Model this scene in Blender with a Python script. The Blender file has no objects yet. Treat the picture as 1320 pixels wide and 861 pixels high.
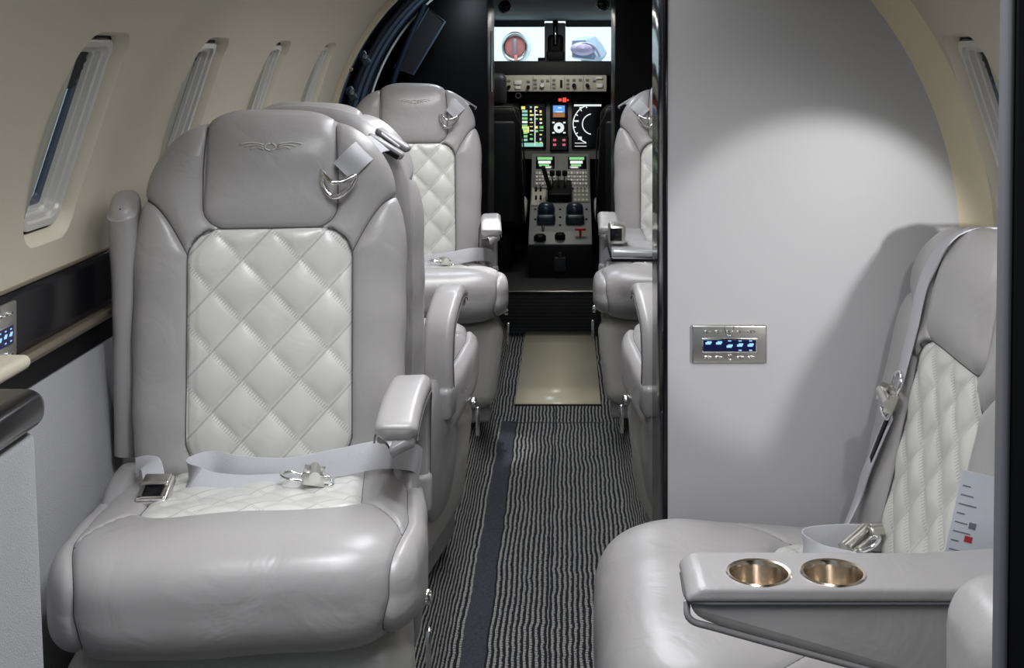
import bpy, bmesh, math, random
import numpy as np
from mathutils import Vector, Matrix
random.seed(3)
COL = bpy.context.scene.collection
F = 1600.0; H = 1.13; PX = 730.0; PY = 70.0      # lens (px), eye height, principal point
R_CAB = .815; CX = -.025; CZ = .75               # cabin tube
FL = -.15; FS = -.04                             # aisle floor, seat floor

def at(px, py, Y): return Vector(((px-PX)*Y/F, Y, H-(py-PY)*Y/F))

# ------------------------------------------------------------------ materials
def mat(name, col, rough=.5, metal=0., bump=0., bscale=60., emit=None, estr=1., coat=0., spec=.5, var=0., sheen=0.):
    m = bpy.data.materials.new(name); m.use_nodes = True
    nt = m.node_tree; b = nt.nodes['Principled BSDF']
    b.inputs['Base Color'].default_value = (*col, 1)
    b.inputs['Roughness'].default_value = rough
    b.inputs['Metallic'].default_value = metal
    b.inputs['Specular IOR Level'].default_value = spec
    b.inputs['Coat Weight'].default_value = coat
    b.inputs['Sheen Weight'].default_value = sheen
    tc = nt.nodes.new('ShaderNodeTexCoord')
    n = nt.nodes.new('ShaderNodeTexNoise'); n.inputs['Scale'].default_value = bscale; n.inputs['Detail'].default_value = 5
    nt.links.new(tc.outputs['Object'], n.inputs['Vector'])
    if bump:
        bp = nt.nodes.new('ShaderNodeBump'); bp.inputs['Strength'].default_value = bump; bp.inputs['Distance'].default_value = .002
        nt.links.new(n.outputs['Fac'], bp.inputs['Height']); nt.links.new(bp.outputs['Normal'], b.inputs['Normal'])
    mx = nt.nodes.new('ShaderNodeMixRGB'); mx.inputs[1].default_value = (*[c*(1-var) for c in col], 1)
    mx.inputs[2].default_value = (*[min(1, c*(1+var)) for c in col], 1)
    nt.links.new(n.outputs['Fac'], mx.inputs[0]); nt.links.new(mx.outputs[0], b.inputs['Base Color'])
    if emit:
        b.inputs['Emission Color'].default_value = (*emit, 1); b.inputs['Emission Strength'].default_value = estr
    return m

def leather(name, col, rough=.36):
    m = mat(name, col, rough, bump=0, var=.03, bscale=14, coat=.28)
    nt = m.node_tree; b = nt.nodes['Principled BSDF']
    tc = nt.nodes.new('ShaderNodeTexCoord')
    n1 = nt.nodes.new('ShaderNodeTexNoise'); n1.inputs['Scale'].default_value = 9; n1.inputs['Detail'].default_value = 3
    n1.inputs['Distortion'].default_value = 1.2
    n2 = nt.nodes.new('ShaderNodeTexVoronoi'); n2.inputs['Scale'].default_value = 700
    for n in (n1, n2): nt.links.new(tc.outputs['Object'], n.inputs['Vector'])
    b1 = nt.nodes.new('ShaderNodeBump'); b1.inputs['Strength'].default_value = .55; b1.inputs['Distance'].default_value = .006
    b2 = nt.nodes.new('ShaderNodeBump'); b2.inputs['Strength'].default_value = .12; b2.inputs['Distance'].default_value = .0004
    nt.links.new(n1.outputs['Fac'], b1.inputs['Height']); nt.links.new(n2.outputs['Distance'], b2.inputs['Height'])
    nt.links.new(b1.outputs['Normal'], b2.inputs['Normal']); nt.links.new(b2.outputs['Normal'], b.inputs['Normal'])
    b.inputs['Coat Roughness'].default_value = .3
    return m

M = {}
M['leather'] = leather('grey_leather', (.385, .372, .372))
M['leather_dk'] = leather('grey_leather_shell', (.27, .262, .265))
M['leather_wh'] = leather('pale_leather', (.50, .49, .465), .34)
M['seam'] = mat('seam_thread', (.10, .10, .11), .7)
M['web'] = mat('belt_webbing', (.50, .50, .53), .6, bump=.4, bscale=900)
M['metal'] = mat('brushed_metal', (.62, .61, .58), .28, 1, var=.05, bscale=200)
M['chrome'] = mat('chrome', (.85, .85, .86), .12, 1)
M['brass'] = mat('champagne_metal', (.78, .68, .57), .2, 1)
M['black_gloss'] = mat('black_lacquer', (.004, .004, .006), .16, spec=.35)
M['black'] = mat('black_trim', (.004, .004, .005), .5, spec=.2)
M['black_wall'] = mat('black_bulkhead', (.003, .003, .004), .35, spec=.15)
M['darkgrey'] = mat('dark_grey_plastic', (.018, .019, .022), .5, spec=.3)
M['cream'] = mat('cream_panel', (.50, .46, .37), .55, var=.02, bscale=5)
M['cream_light'] = mat('cream_reveal', (.60, .555, .45), .5)  # wall cream made lighter to imitate light falling on the reveals
M['frame_metal'] = mat('satin_window_frame', (.66, .65, .61), .3, .35)
M['edge_grey'] = mat('door_edge_grey', (.10, .10, .115), .6)
M['table'] = mat('glossy_table_top', (.34, .34, .35), .12, coat=.5)
M['ivory'] = mat('ivory_trim', (.66, .59, .42), .45)
M['partition'] = mat('partition_laminate', (.50, .50, .51), .42, var=.01, bscale=4)
M['fabric'] = mat('grey_felt', (.34, .34, .36), .95, bump=.8, bscale=500, var=.10, sheen=.3)
M['bronze'] = mat('bronze_moulding', (.30, .26, .20), .35, .7)
M['navy'] = mat('navy_rubber', (.012, .018, .035), .35)
M['slate'] = mat('slate_blue_metal', (.06, .085, .12), .4)
M['cockpit_grey'] = mat('cockpit_headliner', (.36, .39, .42), .8)
M['panel_grey'] = mat('instrument_grey', (.20, .205, .20), .5)
M['panel_beige'] = mat('instrument_beige', (.50, .48, .40), .5)
M['glareshield'] = mat('black_glareshield', (.01, .01, .012), .7, bump=.4, bscale=300)
M['knob'] = mat('blue_black_knob', (.02, .028, .045), .3)
M['vinyl'] = mat('tan_vinyl', (.46, .42, .31), .28, var=.06, bscale=6)
M['mesh'] = mat('black_step', (.012, .012, .013), .6)
M['white'] = mat('white_plastic', (.75, .75, .74), .4)
M['red'] = mat('red_plastic', (.45, .03, .03), .5)
def em(n, c, s): M[n] = mat(n, tuple(x*.2 for x in c), .3, emit=c, estr=s)
em('e_green', (.35, .9, .35), .55); em('e_yellow', (.95, .85, .25), .8); em('e_white', (.9, .95, .95), .75)
em('e_blue', (.15, .4, .95), .8); em('e_brown', (.45, .2, .08), .6); em('e_red', (1., .05, .03), 1.6); em('e_pink', (.8, .15, .25), .6)
em('e_icon', (.30, .58, 1.), 1.0); em('e_deep', (.0, .01, .10), .25); em('e_cyan', (.4, .85, .7), .6)
M['screen'] = mat('screen_black', (.004, .004, .006), .12)
M['paper'] = mat('white_card', (.72, .75, .82), .4)
M['ink_blue'] = mat('blue_ink', (.03, .05, .28), .4); M['ink_red'] = mat('red_ink', (.5, .05, .06), .4); M['ink_grey'] = mat('grey_ink', (.2, .2, .25), .5)
M['cover_red'] = mat('faded_red_cover', (.50, .17, .17), .7); M['jet_white'] = mat('jet_paint', (.36, .42, .46), .3)
M['jet_grey'] = mat('jet_grey_paint', (.16, .20, .29), .4); M['cover_violet'] = mat('violet_cover', (.24, .19, .30), .7)
M['hangar'] = mat('hangar_wall', (.75, .80, .82), .8)

def glass(name, tint, trans):
    m = bpy.data.materials.new(name); m.use_nodes = True; nt = m.node_tree
    for n in list(nt.nodes): nt.nodes.remove(n)
    o = nt.nodes.new('ShaderNodeOutputMaterial'); t = nt.nodes.new('ShaderNodeBsdfTransparent'); g = nt.nodes.new('ShaderNodeBsdfGlossy')
    t.inputs['Color'].default_value = (*[c*trans for c in tint], 1); g.inputs['Roughness'].default_value = .03; g.inputs['Color'].default_value = (.8, .85, .9, 1)
    f = nt.nodes.new('ShaderNodeFresnel'); mx = nt.nodes.new('ShaderNodeMixShader')
    nt.links.new(f.outputs[0], mx.inputs[0]); nt.links.new(t.outputs[0], mx.inputs[1]); nt.links.new(g.outputs[0], mx.inputs[2]); nt.links.new(mx.outputs[0], o.inputs[0])
    return m
M['glass_side'] = glass('smoked_window_glass', (.75, .85, 1), .55)
M['glass_front'] = glass('windshield_glass', (.93, 1, 1), .95)

def diamond_leather(name, col, ax, px, pz, off):
    """pale leather with fine stitch holes beside the diagonal seams (object space); ax = index of the second axis"""
    m = leather(name, col, .34); nt = m.node_tree; b = nt.nodes['Principled BSDF']
    tc = nt.nodes.new('ShaderNodeTexCoord'); sp = nt.nodes.new('ShaderNodeSeparateXYZ'); nt.links.new(tc.outputs['Object'], sp.inputs[0])
    def mt(op, a, c=None):
        n = nt.nodes.new('ShaderNodeMath'); n.operation = op
        for i, v in enumerate((a, c)):
            if v is None: continue
            if isinstance(v, (int, float)): n.inputs[i].default_value = v
            else: nt.links.new(v, n.inputs[i])
        return n.outputs[0]
    x = mt('DIVIDE', sp.outputs[0], px); z = mt('DIVIDE', mt('SUBTRACT', sp.outputs[ax], off), pz)
    p = mt('ADD', x, z); q = mt('SUBTRACT', x, z)
    def dist(t): return mt('ABSOLUTE', mt('SUBTRACT', mt('FRACT', mt('ADD', t, .5)), .5))
    dp, dq = dist(p), dist(q)
    # ladder stitches across p seams, thin line along q seams
    l1 = mt('MULTIPLY', mt('LESS_THAN', dp, .055), mt('LESS_THAN', mt('FRACT', mt('MULTIPLY', q, 14)), .35))
    l2 = mt('LESS_THAN', dq, .022)
    ln = mt('MAXIMUM', mt('MULTIPLY', l1, .5), mt('MULTIPLY', l2, .45))
    mx = nt.nodes.new('ShaderNodeMixRGB'); nt.links.new(ln, mx.inputs[0])
    old = b.inputs['Base Color'].links[0].from_socket
    nt.links.new(old, mx.inputs[1]); mx.inputs[2].default_value = (.22, .22, .22, 1); nt.links.new(mx.outputs[0], b.inputs['Base Color'])
    return m

def carpet(name):
    m = bpy.data.materials.new(name); m.use_nodes = True; nt = m.node_tree; b = nt.nodes['Principled BSDF']
    b.inputs['Roughness'].default_value = .95; b.inputs['Specular IOR Level'].default_value = .15
    tc = nt.nodes.new('ShaderNodeTexCoord'); sp = nt.nodes.new('ShaderNodeSeparateXYZ'); nt.links.new(tc.outputs['Object'], sp.inputs[0])
    n = nt.nodes.new('ShaderNodeTexNoise'); n.inputs['Scale'].default_value = 10; n.inputs['Detail'].default_value = 3; nt.links.new(tc.outputs['Object'], n.inputs['Vector'])
    n2 = nt.nodes.new('ShaderNodeTexNoise'); n2.inputs['Scale'].default_value = 260; nt.links.new(tc.outputs['Object'], n2.inputs['Vector'])
    def mt(op, a, c=None, d=None):
        k = nt.nodes.new('ShaderNodeMath'); k.operation = op
        for i, v in enumerate((a, c, d)):
            if v is None: continue
            if isinstance(v, (int, float)): k.inputs[i].default_value = v
            else: nt.links.new(v, k.inputs[i])
        return k.outputs[0]
    # arc-ish coordinate across the aisle: x plus height so stripes carry up the bank
    c = mt('ADD', sp.outputs[0], mt('MULTIPLY', mt('SUBTRACT', n.outputs['Fac'], .5), .016))
    c = mt('ADD', c, mt('MULTIPLY', mt('MULTIPLY', mt('ADD', sp.outputs[2], .15), .8), mt('SIGN', mt('ADD', sp.outputs[0], .04))))
    idx = mt('FLOOR', mt('DIVIDE', c, .0125))
    st = mt('LESS_THAN', mt('ADD', mt('FRACT', mt('DIVIDE', c, .0125)), mt('MULTIPLY', mt('SUBTRACT', n2.outputs['Fac'], .5), .9)), .47)
    # loops: dashes along the length, shifted every other row
    yy = mt('ADD', mt('DIVIDE', sp.outputs[1], .011), mt('MULTIPLY', idx, .5))
    dash = mt('GREATER_THAN', mt('ADD', mt('FRACT', yy), mt('MULTIPLY', mt('SUBTRACT', n2.outputs['Fac'], .5), .8)), .16)
    v = mt('MULTIPLY', st, dash)
    mx = nt.nodes.new('ShaderNodeMixRGB'); nt.links.new(v, mx.inputs[0]); mx.inputs[1].default_value = (.010, .011, .014, 1); mx.inputs[2].default_value = (.25, .245, .232, 1)
    nv = mt('MULTIPLY', mt('GREATER_THAN', c, -.232), mt('LESS_THAN', c, -.180))
    nvy = mt('MULTIPLY', nv, mt('LESS_THAN', sp.outputs[1], 4.3))
    m2 = nt.nodes.new('ShaderNodeMixRGB'); nt.links.new(nvy, m2.inputs[0]); nt.links.new(mx.outputs[0], m2.inputs[1])
    m3 = nt.nodes.new('ShaderNodeMixRGB'); nt.links.new(n2.outputs['Fac'], m3.inputs[0]); m3.inputs[1].default_value = (.008, .009, .014, 1); m3.inputs[2].default_value = (.070, .073, .088, 1)
    nt.links.new(m3.outputs[0], m2.inputs[2]); nt.links.new(m2.outputs[0], b.inputs['Base Color'])
    bp = nt.nodes.new('ShaderNodeBump'); bp.inputs['Distance'].default_value = .004; bp.inputs['Strength'].default_value = .8
    nt.links.new(mt('ADD', v, n2.outputs['Fac']), bp.inputs['Height']); nt.links.new(bp.outputs['Normal'], b.inputs['Normal'])
    return m
M['carpet'] = carpet('striped_carpet')

# ------------------------------------------------------------------ object helpers
def link(name, me, m, parent=None, label=None, sharp=None):
    o = bpy.data.objects.new(name, me); COL.objects.link(o)
    if m is not None:
        for k in (m if isinstance(m, (list, tuple)) else [m]): me.materials.append(k)
    me.polygons.foreach_set('use_smooth', [True]*len(me.polygons))
    if sharp: me.set_sharp_from_angle(angle=math.radians(sharp))
    if parent: o.parent = parent
    if label: o['label'] = label
    return o
def mesh(name, vs, fs, m, parent=None, label=None, sharp=None):
    me = bpy.data.meshes.new(name); me.from_pydata([tuple(v) for v in vs], [], fs); me.update()
    return link(name, me, m, parent, label, sharp)
def frombm(name, bm, m, parent=None, label=None, sharp=40):
    bmesh.ops.recalc_face_normals(bm, faces=bm.faces)
    me = bpy.data.meshes.new(name); bm.to_mesh(me); bm.free()
    return link(name, me, m, parent, label, sharp)
def tag(o, label, cat, group=None):
    o['label'] = label; o['category'] = cat
    if group: o['group'] = group
    return o
def empty(name, loc=(0, 0, 0), rz=0, label=None, cat=None, group=None):
    o = bpy.data.objects.new(name, None); COL.objects.link(o); o.empty_display_size = .05
    o.location = loc; o.rotation_euler = (0, 0, rz)
    if label: tag(o, label, cat, group)
    return o
def struct(o): o['kind'] = 'structure'; return o

def bm_box(bm, c, s, r=0, seg=3, rot=None, taper=None):
    g = bmesh.ops.create_cube(bm, size=1)
    vs = g['verts']
    for v in vs:
        v.co = Vector((v.co.x*s[0], v.co.y*s[1], v.co.z*s[2]))
        if taper and v.co.z < 0: v.co.x *= taper; v.co.y *= taper
    if r:
        es = list({e for v in vs for e in v.link_edges})
        g2 = bmesh.ops.bevel(bm, geom=es, offset=r, segments=seg, profile=.5, affect='EDGES')
        vs = list({v for f in g2['faces'] for v in f.verts} | {v for v in vs if v.is_valid})
    mt = Matrix.Translation(Vector(c))
    if rot is not None: mt = mt @ rot
    for v in vs: v.co = mt @ v.co
    return vs
def box(name, c, s, m, parent=None, r=.002, seg=2, rot=None, label=None, taper=None):
    bm = bmesh.new(); bm_box(bm, c, s, r, seg, rot, taper)
    return frombm(name, bm, m, parent, label)
def E(x=0, y=0, z=0):
    return Matrix.Rotation(math.radians(z), 4, 'Z') @ Matrix.Rotation(math.radians(y), 4, 'Y') @ Matrix.Rotation(math.radians(x), 4, 'X')

def smooth_path(pts, n=8):
    pts = [Vector(p) for p in pts]; out = []
    P = [pts[0]*2-pts[1]] + pts + [pts[-1]*2-pts[-2]]
    for i in range(1, len(P)-2):
        for k in range(n):
            t = k/n; a, b, c, d = P[i-1], P[i], P[i+1], P[i+2]
            out.append(.5*((2*b)+(c-a)*t+(2*a-5*b+4*c-d)*t*t+(3*b-a-3*c+d)*t**3))
    out.append(pts[-1]); return out
def sweep_vf(pts, sec, ups=None, scales=None, closed=False):
    """sec = 2D section (s,t): s along side, t along up"""
    pts = [Vector(p) for p in pts]; n = len(pts); k = len(sec); vs = []; fs = []
    up = Vector((0, 0, 1)) if ups is None else None
    prev = None
    for i, p in enumerate(pts):
        a = pts[(i-1) % n] if closed else pts[max(i-1, 0)]; b = pts[(i+1) % n] if closed else pts[min(i+1, n-1)]
        t = (b-a).normalized()
        if ups is not None: u = Vector(ups[i])
        else: u = prev if prev is not None else (Vector((0, 0, 1)) if abs(t.z) < .9 else Vector((0, 1, 0)))
        u = (u - t*u.dot(t)).normalized(); s = t.cross(u).normalized(); prev = u
        sc = scales[i] if scales else 1
        for (x, y) in sec: vs.append(p + s*x*sc + u*y*sc)
    for i in range(n if closed else n-1):
        j = (i+1) % n
        for q in range(k): fs.append((i*k+q, i*k+(q+1) % k, j*k+(q+1) % k, j*k+q))
    if not closed: fs.append(tuple(range(k))[::-1]); fs.append(tuple((n-1)*k+q for q in range(k)))
    return vs, fs
def circ(r, n=8): return [(r*math.cos(2*math.pi*i/n), r*math.sin(2*math.pi*i/n)) for i in range(n)]
def rrect(w, h, r, n=4):
    o = []
    for cx, cy, a0 in ((w/2-r, h/2-r, 0), (-w/2+r, h/2-r, 90), (-w/2+r, -h/2+r, 180), (w/2-r, -h/2+r, 270)):
        for i in range(n+1):
            a = math.radians(a0+90*i/n); o.append((cx+r*math.cos(a), cy+r*math.sin(a)))
    return o
def merge(parts):
    V, Fc = [], []
    for vs, fs in parts:
        k = len(V); V += list(vs); Fc += [tuple(i+k for i in f) for f in fs]
    return V, Fc
def tube(name, pts, r, m, parent=None, closed=False, n=8, label=None):
    vs, fs = sweep_vf(pts, circ(r, n), closed=closed); return mesh(name, vs, fs, m, parent, label, 50)
def lathe_vf(prof, c, n=32, axis='Z', rot=None):
    vs, fs = [], []; k = len(prof)
    for i in range(n):
        a = 2*math.pi*i/n
        for (r, z) in prof:
            v = Vector((r*math.cos(a), r*math.sin(a), z))
            if axis == 'Y': v = Vector((v.x, -v.z, v.y))
            if axis == 'X': v = Vector((v.z, v.x, v.y))
            if rot is not None: v = rot @ v
            vs.append(v+Vector(c))
    for i in range(n):
        j = (i+1) % n
        for q in range(k-1): fs.append((i*k+q, j*k+q, j*k+q+1, i*k+q+1))
    return vs, fs
def lathe(name, prof, c, m, parent=None, n=32, axis='Z', label=None, rot=None):
    vs, fs = lathe_vf(prof, c, n, axis, rot); return mesh(name, vs, fs, m, parent, label, 35)
def rects(name, rl, Y, parent, label=None, t=.002, mats=None, T=None):
    """one mesh made of thin slabs facing -Y: (x0,z0,x1,z1,matname)"""
    ms = []; bm = bmesh.new(); mi = []
    for k, (x0, z0, x1, z1, mn) in enumerate(rl):
        if mn not in ms: ms.append(mn)
        g = bmesh.ops.create_cube(bm, size=1)
        d = t*(1+.35*(k > 0)) 
        for v in g['verts']:
            v.co = Vector(((x0+x1)/2+v.co.x*abs(x1-x0), Y-d/2+v.co.y*d, (z0+z1)/2+v.co.z*abs(z1-z0)))
        for f in {f for v in g['verts'] for f in v.link_faces}: f.material_index = ms.index(mn)
    if T is not None:
        for v in bm.verts: v.co = T @ v.co
    me = bpy.data.meshes.new(name); bm.to_mesh(me); bm.free()
    o = link(name, me, [M[q] for q in ms], parent, label)
    me.polygons.foreach_set('use_smooth', [False]*len(me.polygons)); return o

# ------------------------------------------------------------------ clipped parametric surfaces
def clipped(name, u, v, conds, P, m, parent=None, label=None):
    U, V = np.meshgrid(u, v, indexing='ij'); G = [c(U, V) for c in conds]
    nu, nv = U.shape; pts = {}; us = []; vv = []; faces = []
    def idx(a, b):
        k = (round(a, 7), round(b, 7))
        if k not in pts: pts[k] = len(us); us.append(a); vv.append(b)
        return pts[k]
    inside = np.ones((nu-1, nv-1), bool); outside = np.zeros((nu-1, nv-1), bool)
    for g in G:
        c4 = np.stack([g[:-1, :-1], g[1:, :-1], g[1:, 1:], g[:-1, 1:]])
        inside &= (c4 <= 0).all(0); outside |= (c4 >= 0).all(0)
    for i, j in zip(*np.nonzero(~outside)):
        poly = [(U[i, j], V[i, j]), (U[i+1, j], V[i+1, j]), (U[i+1, j+1], V[i+1, j+1]), (U[i, j+1], V[i, j+1])]
        if not inside[i, j]:
            for q, c in enumerate(conds):
                g4 = (G[q][i, j], G[q][i+1, j], G[q][i+1, j+1], G[q][i, j+1])
                if max(g4) <= 0: continue
                if not poly: break
                g = c(np.array([p[0] for p in poly]), np.array([p[1] for p in poly]))
                o = []; n = len(poly)
                for a in range(n):
                    b = (a+1) % n
                    if g[a] <= 0: o.append(poly[a])
                    if (g[a] <= 0) != (g[b] <= 0):
                        t = g[a]/(g[a]-g[b]); o.append((poly[a][0]+t*(poly[b][0]-poly[a][0]), poly[a][1]+t*(poly[b][1]-poly[a][1])))
                poly = o
        if len(poly) < 3: continue
        f = []
        for p in poly:
            k = idx(*p)
            if k not in f: f.append(k)
        if len(f) >= 3: faces.append(f)
    if not faces: return None
    X = P(np.array(us), np.array(vv))
    bm = bmesh.new(); bv = [bm.verts.new(x) for x in X]
    for f in faces:
        try: bm.faces.new([bv[k] for k in f])
        except ValueError: pass
    bmesh.ops.remove_doubles(bm, verts=bm.verts, dist=1e-5)
    me = bpy.data.meshes.new(name); bm.to_mesh(me); bm.free()
    return link(name, me, m, parent, label)
def boundary_seams(objs, r, parent, sub=.006):
    parts = []
    for o in objs:
        me = o.data; cnt = {}
        for p in me.polygons:
            for k in p.edge_keys: cnt[k] = cnt.get(k, 0)+1
        adj = {}
        for (a, b), c in cnt.items():
            if c == 1: adj.setdefault(a, []).append(b); adj.setdefault(b, []).append(a)
        seen = set()
        for st in list(adj):
            if st in seen: continue
            loop = [st]; seen.add(st); cur = st
            while True:
                nx = [q for q in adj[cur] if q not in seen]
                if not nx: break
                cur = nx[0]; seen.add(cur); loop.append(cur)
            if len(loop) < 12: continue
            pts = []
            for q in loop:
                v = me.vertices[q]; c = v.co+v.normal*.0004
                if not pts or (c-pts[-1]).length > sub: pts.append(c)
            if len(pts) > 8:
                V, Fc = sweep_vf(pts, circ(r, 6), closed=True); mesh('seam_piping', V, Fc, M['seam'], parent)
def sd_rbox(x, y, cx, cy, hx, hy, r):
    qx = np.abs(x-cx)-hx+r; qy = np.abs(y-cy)-hy+r
    return np.minimum(np.maximum(qx, qy), 0)+np.hypot(np.maximum(qx, 0), np.maximum(qy, 0))-r
def displaced(base, disp, sgn=1.):
    def P(u, v):
        e = 1e-4
        a = (base(u+e, v)-base(u-e, v)); b = (base(u, v+e)-base(u, v-e))
        n = np.cross(a, b); L = np.linalg.norm(n, axis=-1, keepdims=True); n = n/np.maximum(L, 1e-12)
        p = base(u, v); return p + sgn*n*disp(p)[..., None]
    return P
def quilt(x, z, px, pz, off, amp):
    a = np.abs(np.sin(np.pi*(x/px+(z-off)/pz))); b = np.abs(np.sin(np.pi*(x/px-(z-off)/pz)))
    return amp*(np.minimum(a, 1)*np.minimum(b, 1))**.5
def groove(d, w=.0035, a=.004): return -a*np.exp(-(d/w)**2)

def make_back(root, W, Hb, Df, Dr, hx, hz, pxh, pz0, orient, recline, zbase, ybase, qm, ztop=.40, side_flip=False, qp=(.0995, .105)):
    """leather backrest split at its seams. local: x across, y depth (front = -y), z up the back"""
    n = 5.
    def wf(z):
        t = np.clip((z-ztop*Hb/.66)/(Hb-ztop*Hb/.66), 0, 1); b = np.clip(1-z/.05, 0, 1)
        return W*(1-t**2.5)**(1/2.5)*(1-.14*b**2.5)*(1+.03*np.sin(np.pi*np.clip(z/Hb, 0, 1)))
    def df(z):
        t = np.clip((z-(Hb-.10))/.10, 0, 1); b = np.clip(1-z/.035, 0, 1)
        return (1-t**2.2)**(1/2.2)*(1-b**3)**(1/3.)
    def base(u, v):
        z = Hb*(.5-.5*np.cos(np.pi*np.clip(v, 0, 1)))
        s = np.sign(u); au = np.abs(u)
        ph = np.where(au < .6, au/.6*50, 50+(au-.6)/.4*130)*s*np.pi/180
        sx, cy = np.sin(ph), np.cos(ph); nn = (np.abs(sx)**n+np.abs(cy)**n)**(1/n)
        a, b = sx/nn, cy/nn
        x = wf(z)*a; y = -np.where(b > 0, Df, Dr)*df(z)*b
        return np.stack([x, y, z], -1)
    head = lambda x, z: sd_rbox(x, z, 0, hz+.25, hx+.004*np.clip((.55-z)/.1, 0, 1), .25, .04)
    pan = lambda x, z: sd_rbox(x, z, 0, (pz0+hz)/2, pxh, (hz-pz0)/2, .055)
    zcv = lambda x: hz-.045+.095*np.sin(np.clip((np.abs(x)-pxh)/(W-pxh), 0, 1)*np.pi/2)
    YS = .012
    def disp(p):
        x, y, z = p[..., 0], p[..., 1], p[..., 2]
        fr = np.clip(-y/(Df*.6), 0, 1)
        h, q, c = head(x, z), pan(x, z), (z-zcv(x))*.8
        d = np.minimum(np.abs(h), np.abs(q)); d = np.where((np.abs(x) > pxh) & (h > 0), np.minimum(d, np.abs(c)), d)
        o = groove(d)*fr + groove(np.abs(y-YS))
        o = o + fr*np.where(h < 0, .016*(1-np.exp(h/.022)), 0)
        o = o + fr*np.where((q < 0) & (h >= 0), quilt(x, z, qp[0], qp[1], hz, .009)*np.clip(-q/.02, 0, 1)-.004, 0)
        o = o + fr*np.where((q > 0) & (h > 0) & (c < 0), .013*(1-np.exp(-np.maximum(np.minimum(q, -c), 0)/.02)), 0)
        o = o + fr*np.where((q > 0) & (h > 0) & (c >= 0), .011*(1-np.exp(-np.maximum(np.minimum(h, c), 0)/.02)), 0)
        o = o + .0018*np.sin(x*23+z*31)*np.sin(z*19-x*11)
        return o
    P0 = displaced(base, disp)
    rot = np.array(E(x=-recline).to_3x3())
    def P(u, v): return P0(u, v) @ rot.T + np.array([0, ybase, zbase])
    u = np.linspace(-1, 1, 261); v = np.concatenate([np.linspace(0, .12, 16)[:-1], np.linspace(.12, .9, 170)[:-1], np.linspace(.9, 1, 26)])
    B = lambda f: (lambda a, b: (lambda p: f(p[..., 0], p[..., 1], p[..., 2]))(base(a, b)))
    front = B(lambda x, y, z: y-YS)
    hd = B(lambda x, y, z: head(x, z)); nh = B(lambda x, y, z: -head(x, z)); pn = B(lambda x, y, z: pan(x, z)); npn = B(lambda x, y, z: -pan(x, z))
    up = B(lambda x, y, z: zcv(x)-z); dn = B(lambda x, y, z: z-zcv(x))
    clipped('headrest', u, v, [front, hd], P, M['leather'], root)
    clipped('quilted_back_panel', u, v, [front, nh, pn], P, qm, root, 'off-white diamond-quilted back panel')
    clipped('shoulder_yoke', u, v, [front, nh, npn, up], P, M['leather'], root)
    clipped('side_bolster', u, v, [front, nh, npn, dn, B(lambda x, y, z: x)], P, M['leather'], root)
    clipped('side_bolster', u, v, [front, nh, npn, dn, B(lambda x, y, z: -x)], P, M['leather'], root)
    clipped('back_shell', u, v, [B(lambda x, y, z: YS-y)], P, M['leather_dk'], root)
    def surf(x, z, off=0.):
        """point on the displaced front face + normal offset"""
        w = wf(np.array(float(z))); a = min(abs(x)/max(w, 1e-6), .9995); b = (1-a**n)**(1/n)
        y = -Df*df(np.array(float(z)))*b
        p = np.array([x, float(y), z]); d = float(disp(p[None])[0])
        p[1] -= (d+off); return Vector(rot @ p + np.array([0, ybase, zbase]))
    # seams
    def outline(cx, cy, hx_, hy_, r, zmax=None, k=10):
        return [(cx+a, cy+b) for a, b in rrect(2*hx_, 2*hy_, r, k)]
    def densify(pl, closed=True, st=.008):
        o = []
        for i in range(len(pl) if closed else len(pl)-1):
            a, b = pl[i], pl[(i+1) % len(pl)]; L = math.hypot(b[0]-a[0], b[1]-a[1]); k = max(1, int(L/st))
            for j in range(k): o.append((a[0]+(b[0]-a[0])*j/k, a[1]+(b[1]-a[1])*j/k))
        if not closed: o.append(pl[-1])
        return o
    parts = []
    parts.append(sweep_vf([surf(x, z, .0004) for x, z in densify(outline(0, (pz0+hz)/2, pxh, (hz-pz0)/2, .055))], circ(.0013, 6), closed=True))
    r = .04; pl = [(-hx, Hb*.955)] + [(-hx-.004, hz+.10)] + [(-hx-.004+r-r*math.cos(a), hz+r-r*math.sin(a)) for a in np.linspace(0, math.pi/2, 9)]
    pl = pl + [(-x, z) for x, z in reversed(pl)]
    parts.append(sweep_vf([surf(x, z, .0004) for x, z in densify(pl, False)], circ(.0013, 6)))
    for s in (-1, 1):
        pl = [(s*x, float(zcv(np.array(x)))) for x in np.linspace(pxh, W*.985, 16)]
        parts.append(sweep_vf([surf(x, z, .0004) for x, z in pl], circ(.0013, 6)))
    V, Fc = merge(parts); mesh('seam_piping', V, Fc, M['seam'], root, 'dark seam lines')
    return surf

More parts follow.
